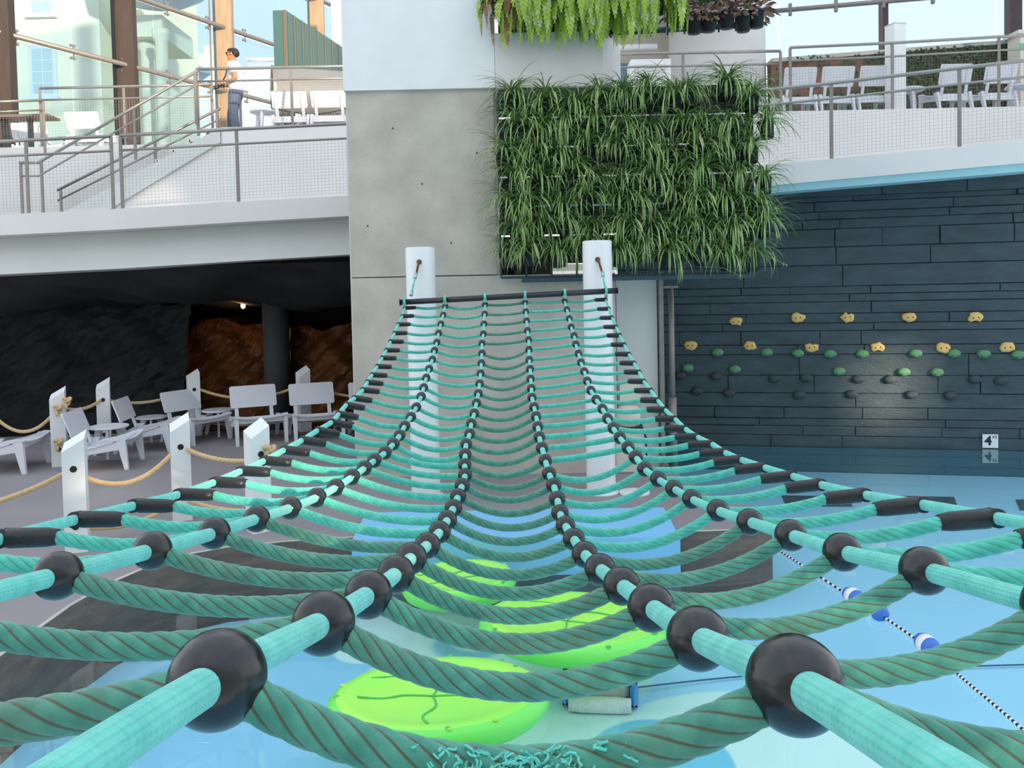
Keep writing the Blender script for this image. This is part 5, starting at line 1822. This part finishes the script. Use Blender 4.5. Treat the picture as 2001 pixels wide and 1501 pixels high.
E = [(0, 1), (1, 2), (2, 3), (3, 4), (4, 5), (5, 6), (6, 7), (0, 8), (8, 9), (9, 10), (10, 11), (0, 12), (12, 13), (13, 14), (14, 15), (3, 16), (16, 17), (17, 18), (3, 19), (19, 20), (20, 21)]
RAD = [.07, .08, .10, .085, .055, .075, (.095, .085), (.062, .06), .06, .045, .038, .035, .06, .045, .038, .035, .062, .048, .030, .062, .048, .030]
# each hand: palm, four fingers and a thumb curled round the camera body
def hand(base, sgn):
    f, s, u = base
    k = len(V)
    V.append(L_(f + .05, s - sgn * .01, u + .0)); RAD.append((.038, .022))
    E.append((18 if sgn < 0 else 21, k))
    for j in range(4):
        a = len(V)
        V.append(L_(f + .085 + .006 * (1.5 - abs(j - 1.3)), s - sgn * .005, u + .032 - .021 * j)); RAD.append(.0105)
        V.append(L_(f + .115, s - sgn * .022, u + .030 - .020 * j)); RAD.append(.0095)
        V.append(L_(f + .118, s - sgn * .045, u + .028 - .019 * j)); RAD.append(.0085)
        E.extend([(k, a), (a, a + 1), (a + 1, a + 2)])
    a = len(V)
    V.append(L_(f + .05, s - sgn * .02, u + .045)); RAD.append(.012)
    V.append(L_(f + .08, s - sgn * .045, u + .055)); RAD.append(.010)
    E.extend([(k, a), (a, a + 1)])
hand((.17, -.13, 1.05), -1)
hand((.18, .12, 1.05), 1)
# nose, chin
a = len(V); V.append(L_(.165, 0, 1.60)); RAD.append(.014); E.append((6, a))
a = len(V); V.append(L_(.13, 0, 1.545)); RAD.append((.03, .03)); E.append((5, a))
skin_mesh('body', V, E, RAD, 'skin', man)
SV = [L_(-.005, 0, .86), L_(-.015, 0, 1.10), L_(-.01, 0, 1.27), L_(.0, 0, 1.41), L_(.02, 0, 1.465), L_(-.01, -.19, 1.395), L_(-.06, -.22, 1.20), L_(-.01, .19, 1.395), L_(-.04, .22, 1.20)]
skin_mesh('t_shirt', SV, [(0, 1), (1, 2), (2, 3), (3, 4), (3, 5), (5, 6), (3, 7), (7, 8)], [(.175, .16), (.165, .15), (.17, .155), .130, .07, .088, .08, .088, .08], 'shirt', man)
JV = [L_(0, 0, 1.04), L_(0, 0, .93), L_(-.01, -.10, .87), L_(.03, -.105, .50), L_(-.03, -.105, .05), L_(.0, .10, .87), L_(.13, .105, .50), L_(.12, .105, .05)]
skin_mesh('jeans', JV, [(0, 1), (1, 2), (2, 3), (3, 4), (1, 5), (5, 6), (6, 7)], [(.155, .145), .165, .135, .098, .085, .135, .098, .085], 'jeans', man)
mb = MB()
def ell(mb, c, r, n=14, m=9):
    prof = [(max(math.cos(-math.pi / 2 + math.pi * i / m), 0), math.sin(-math.pi / 2 + math.pi * i / m)) for i in range(m + 1)]
    vs, fs = [], []
    for q, zz in prof:
        for k in range(n):
            a = 2 * math.pi * k / n
            vs.append((c[0] + r[0] * q * math.cos(a), c[1] + r[1] * q * math.sin(a), c[2] + r[2] * zz))
    for i in range(m):
        for k in range(n):
            fs.append((i * n + k, i * n + (k + 1) % n, (i + 1) * n + (k + 1) % n, (i + 1) * n + k))
    mb.add(vs, fs)
ell(mb, L_(.03, 0, 1.69), (.112, .094, .062))
ell(mb, L_(-.02, 0, 1.645), (.075, .090, .075))
mb.build('hair', 'hair', man, True, local=True)
mb = MB(); ell(mb, L_(.035, -.09, 1.625), (.018, .012, .03)); ell(mb, L_(.035, .09, 1.625), (.018, .012, .03)); mb.build('ears', 'skin', man, True, local=True)
mb = MB()
for s in (-1, 1):
    mb.box(L_(.148, s * .035, 1.64), (.014, .05, .034), bev=.004)
    mb.box(L_(.09, s * .088, 1.645), (.12, .006, .010))
mb.box(L_(.152, 0, 1.648), (.01, .03, .008))
mb.build('sunglasses', 'camera_black', man, local=True)
mb = MB(); ell(mb, L_(.128, 0, 1.572), (.012, .026, .006)); mb.build('mouth', 'rust', man, True, local=True)
MB().tube([L_(.135, -.145, 1.055), L_(.150, -.138, 1.052)], .037, 14).build('wristwatch', 'gold', man, True, local=True)
for s, f in ((-.11, .045), (.11, .195)):
    MB().box(L_(f, s, .035), (.27, .095, .07), bev=.028).build('shoe', 'shoe', man, local=True)
MB().tube([L_(.03, -.085, 1.45), L_(.11, -.10, 1.36), L_(.17, -.06, 1.2), L_(.245, -.03, 1.10)], .012, 6).build('neck_strap', 'camera_black', man, True, local=True)
cmr = thing('photo_camera', 'black camera held in both hands by the person on the terrace', 'camera', Vector((mp_.x, MY, TZ)) + Vector(L_(.265, 0, 1.06)))
MB().box((0, 0, 0), (.07, .15, .10), bev=.015).build('camera_body', 'camera_black', cmr, local=True)
MB().lathe([(.0, 0), (.04, 0), (.042, .12), (.036, .13), (.0, .125)], 18, (-.03, 0, -.02), Matrix.Rotation(R(-115), 3, 'Y')).build('lens', 'camera_black', cmr, True, local=True)
MB().box((0, 0, .06), (.05, .05, .035), bev=.01).build('viewfinder', 'camera_black', cmr, local=True)
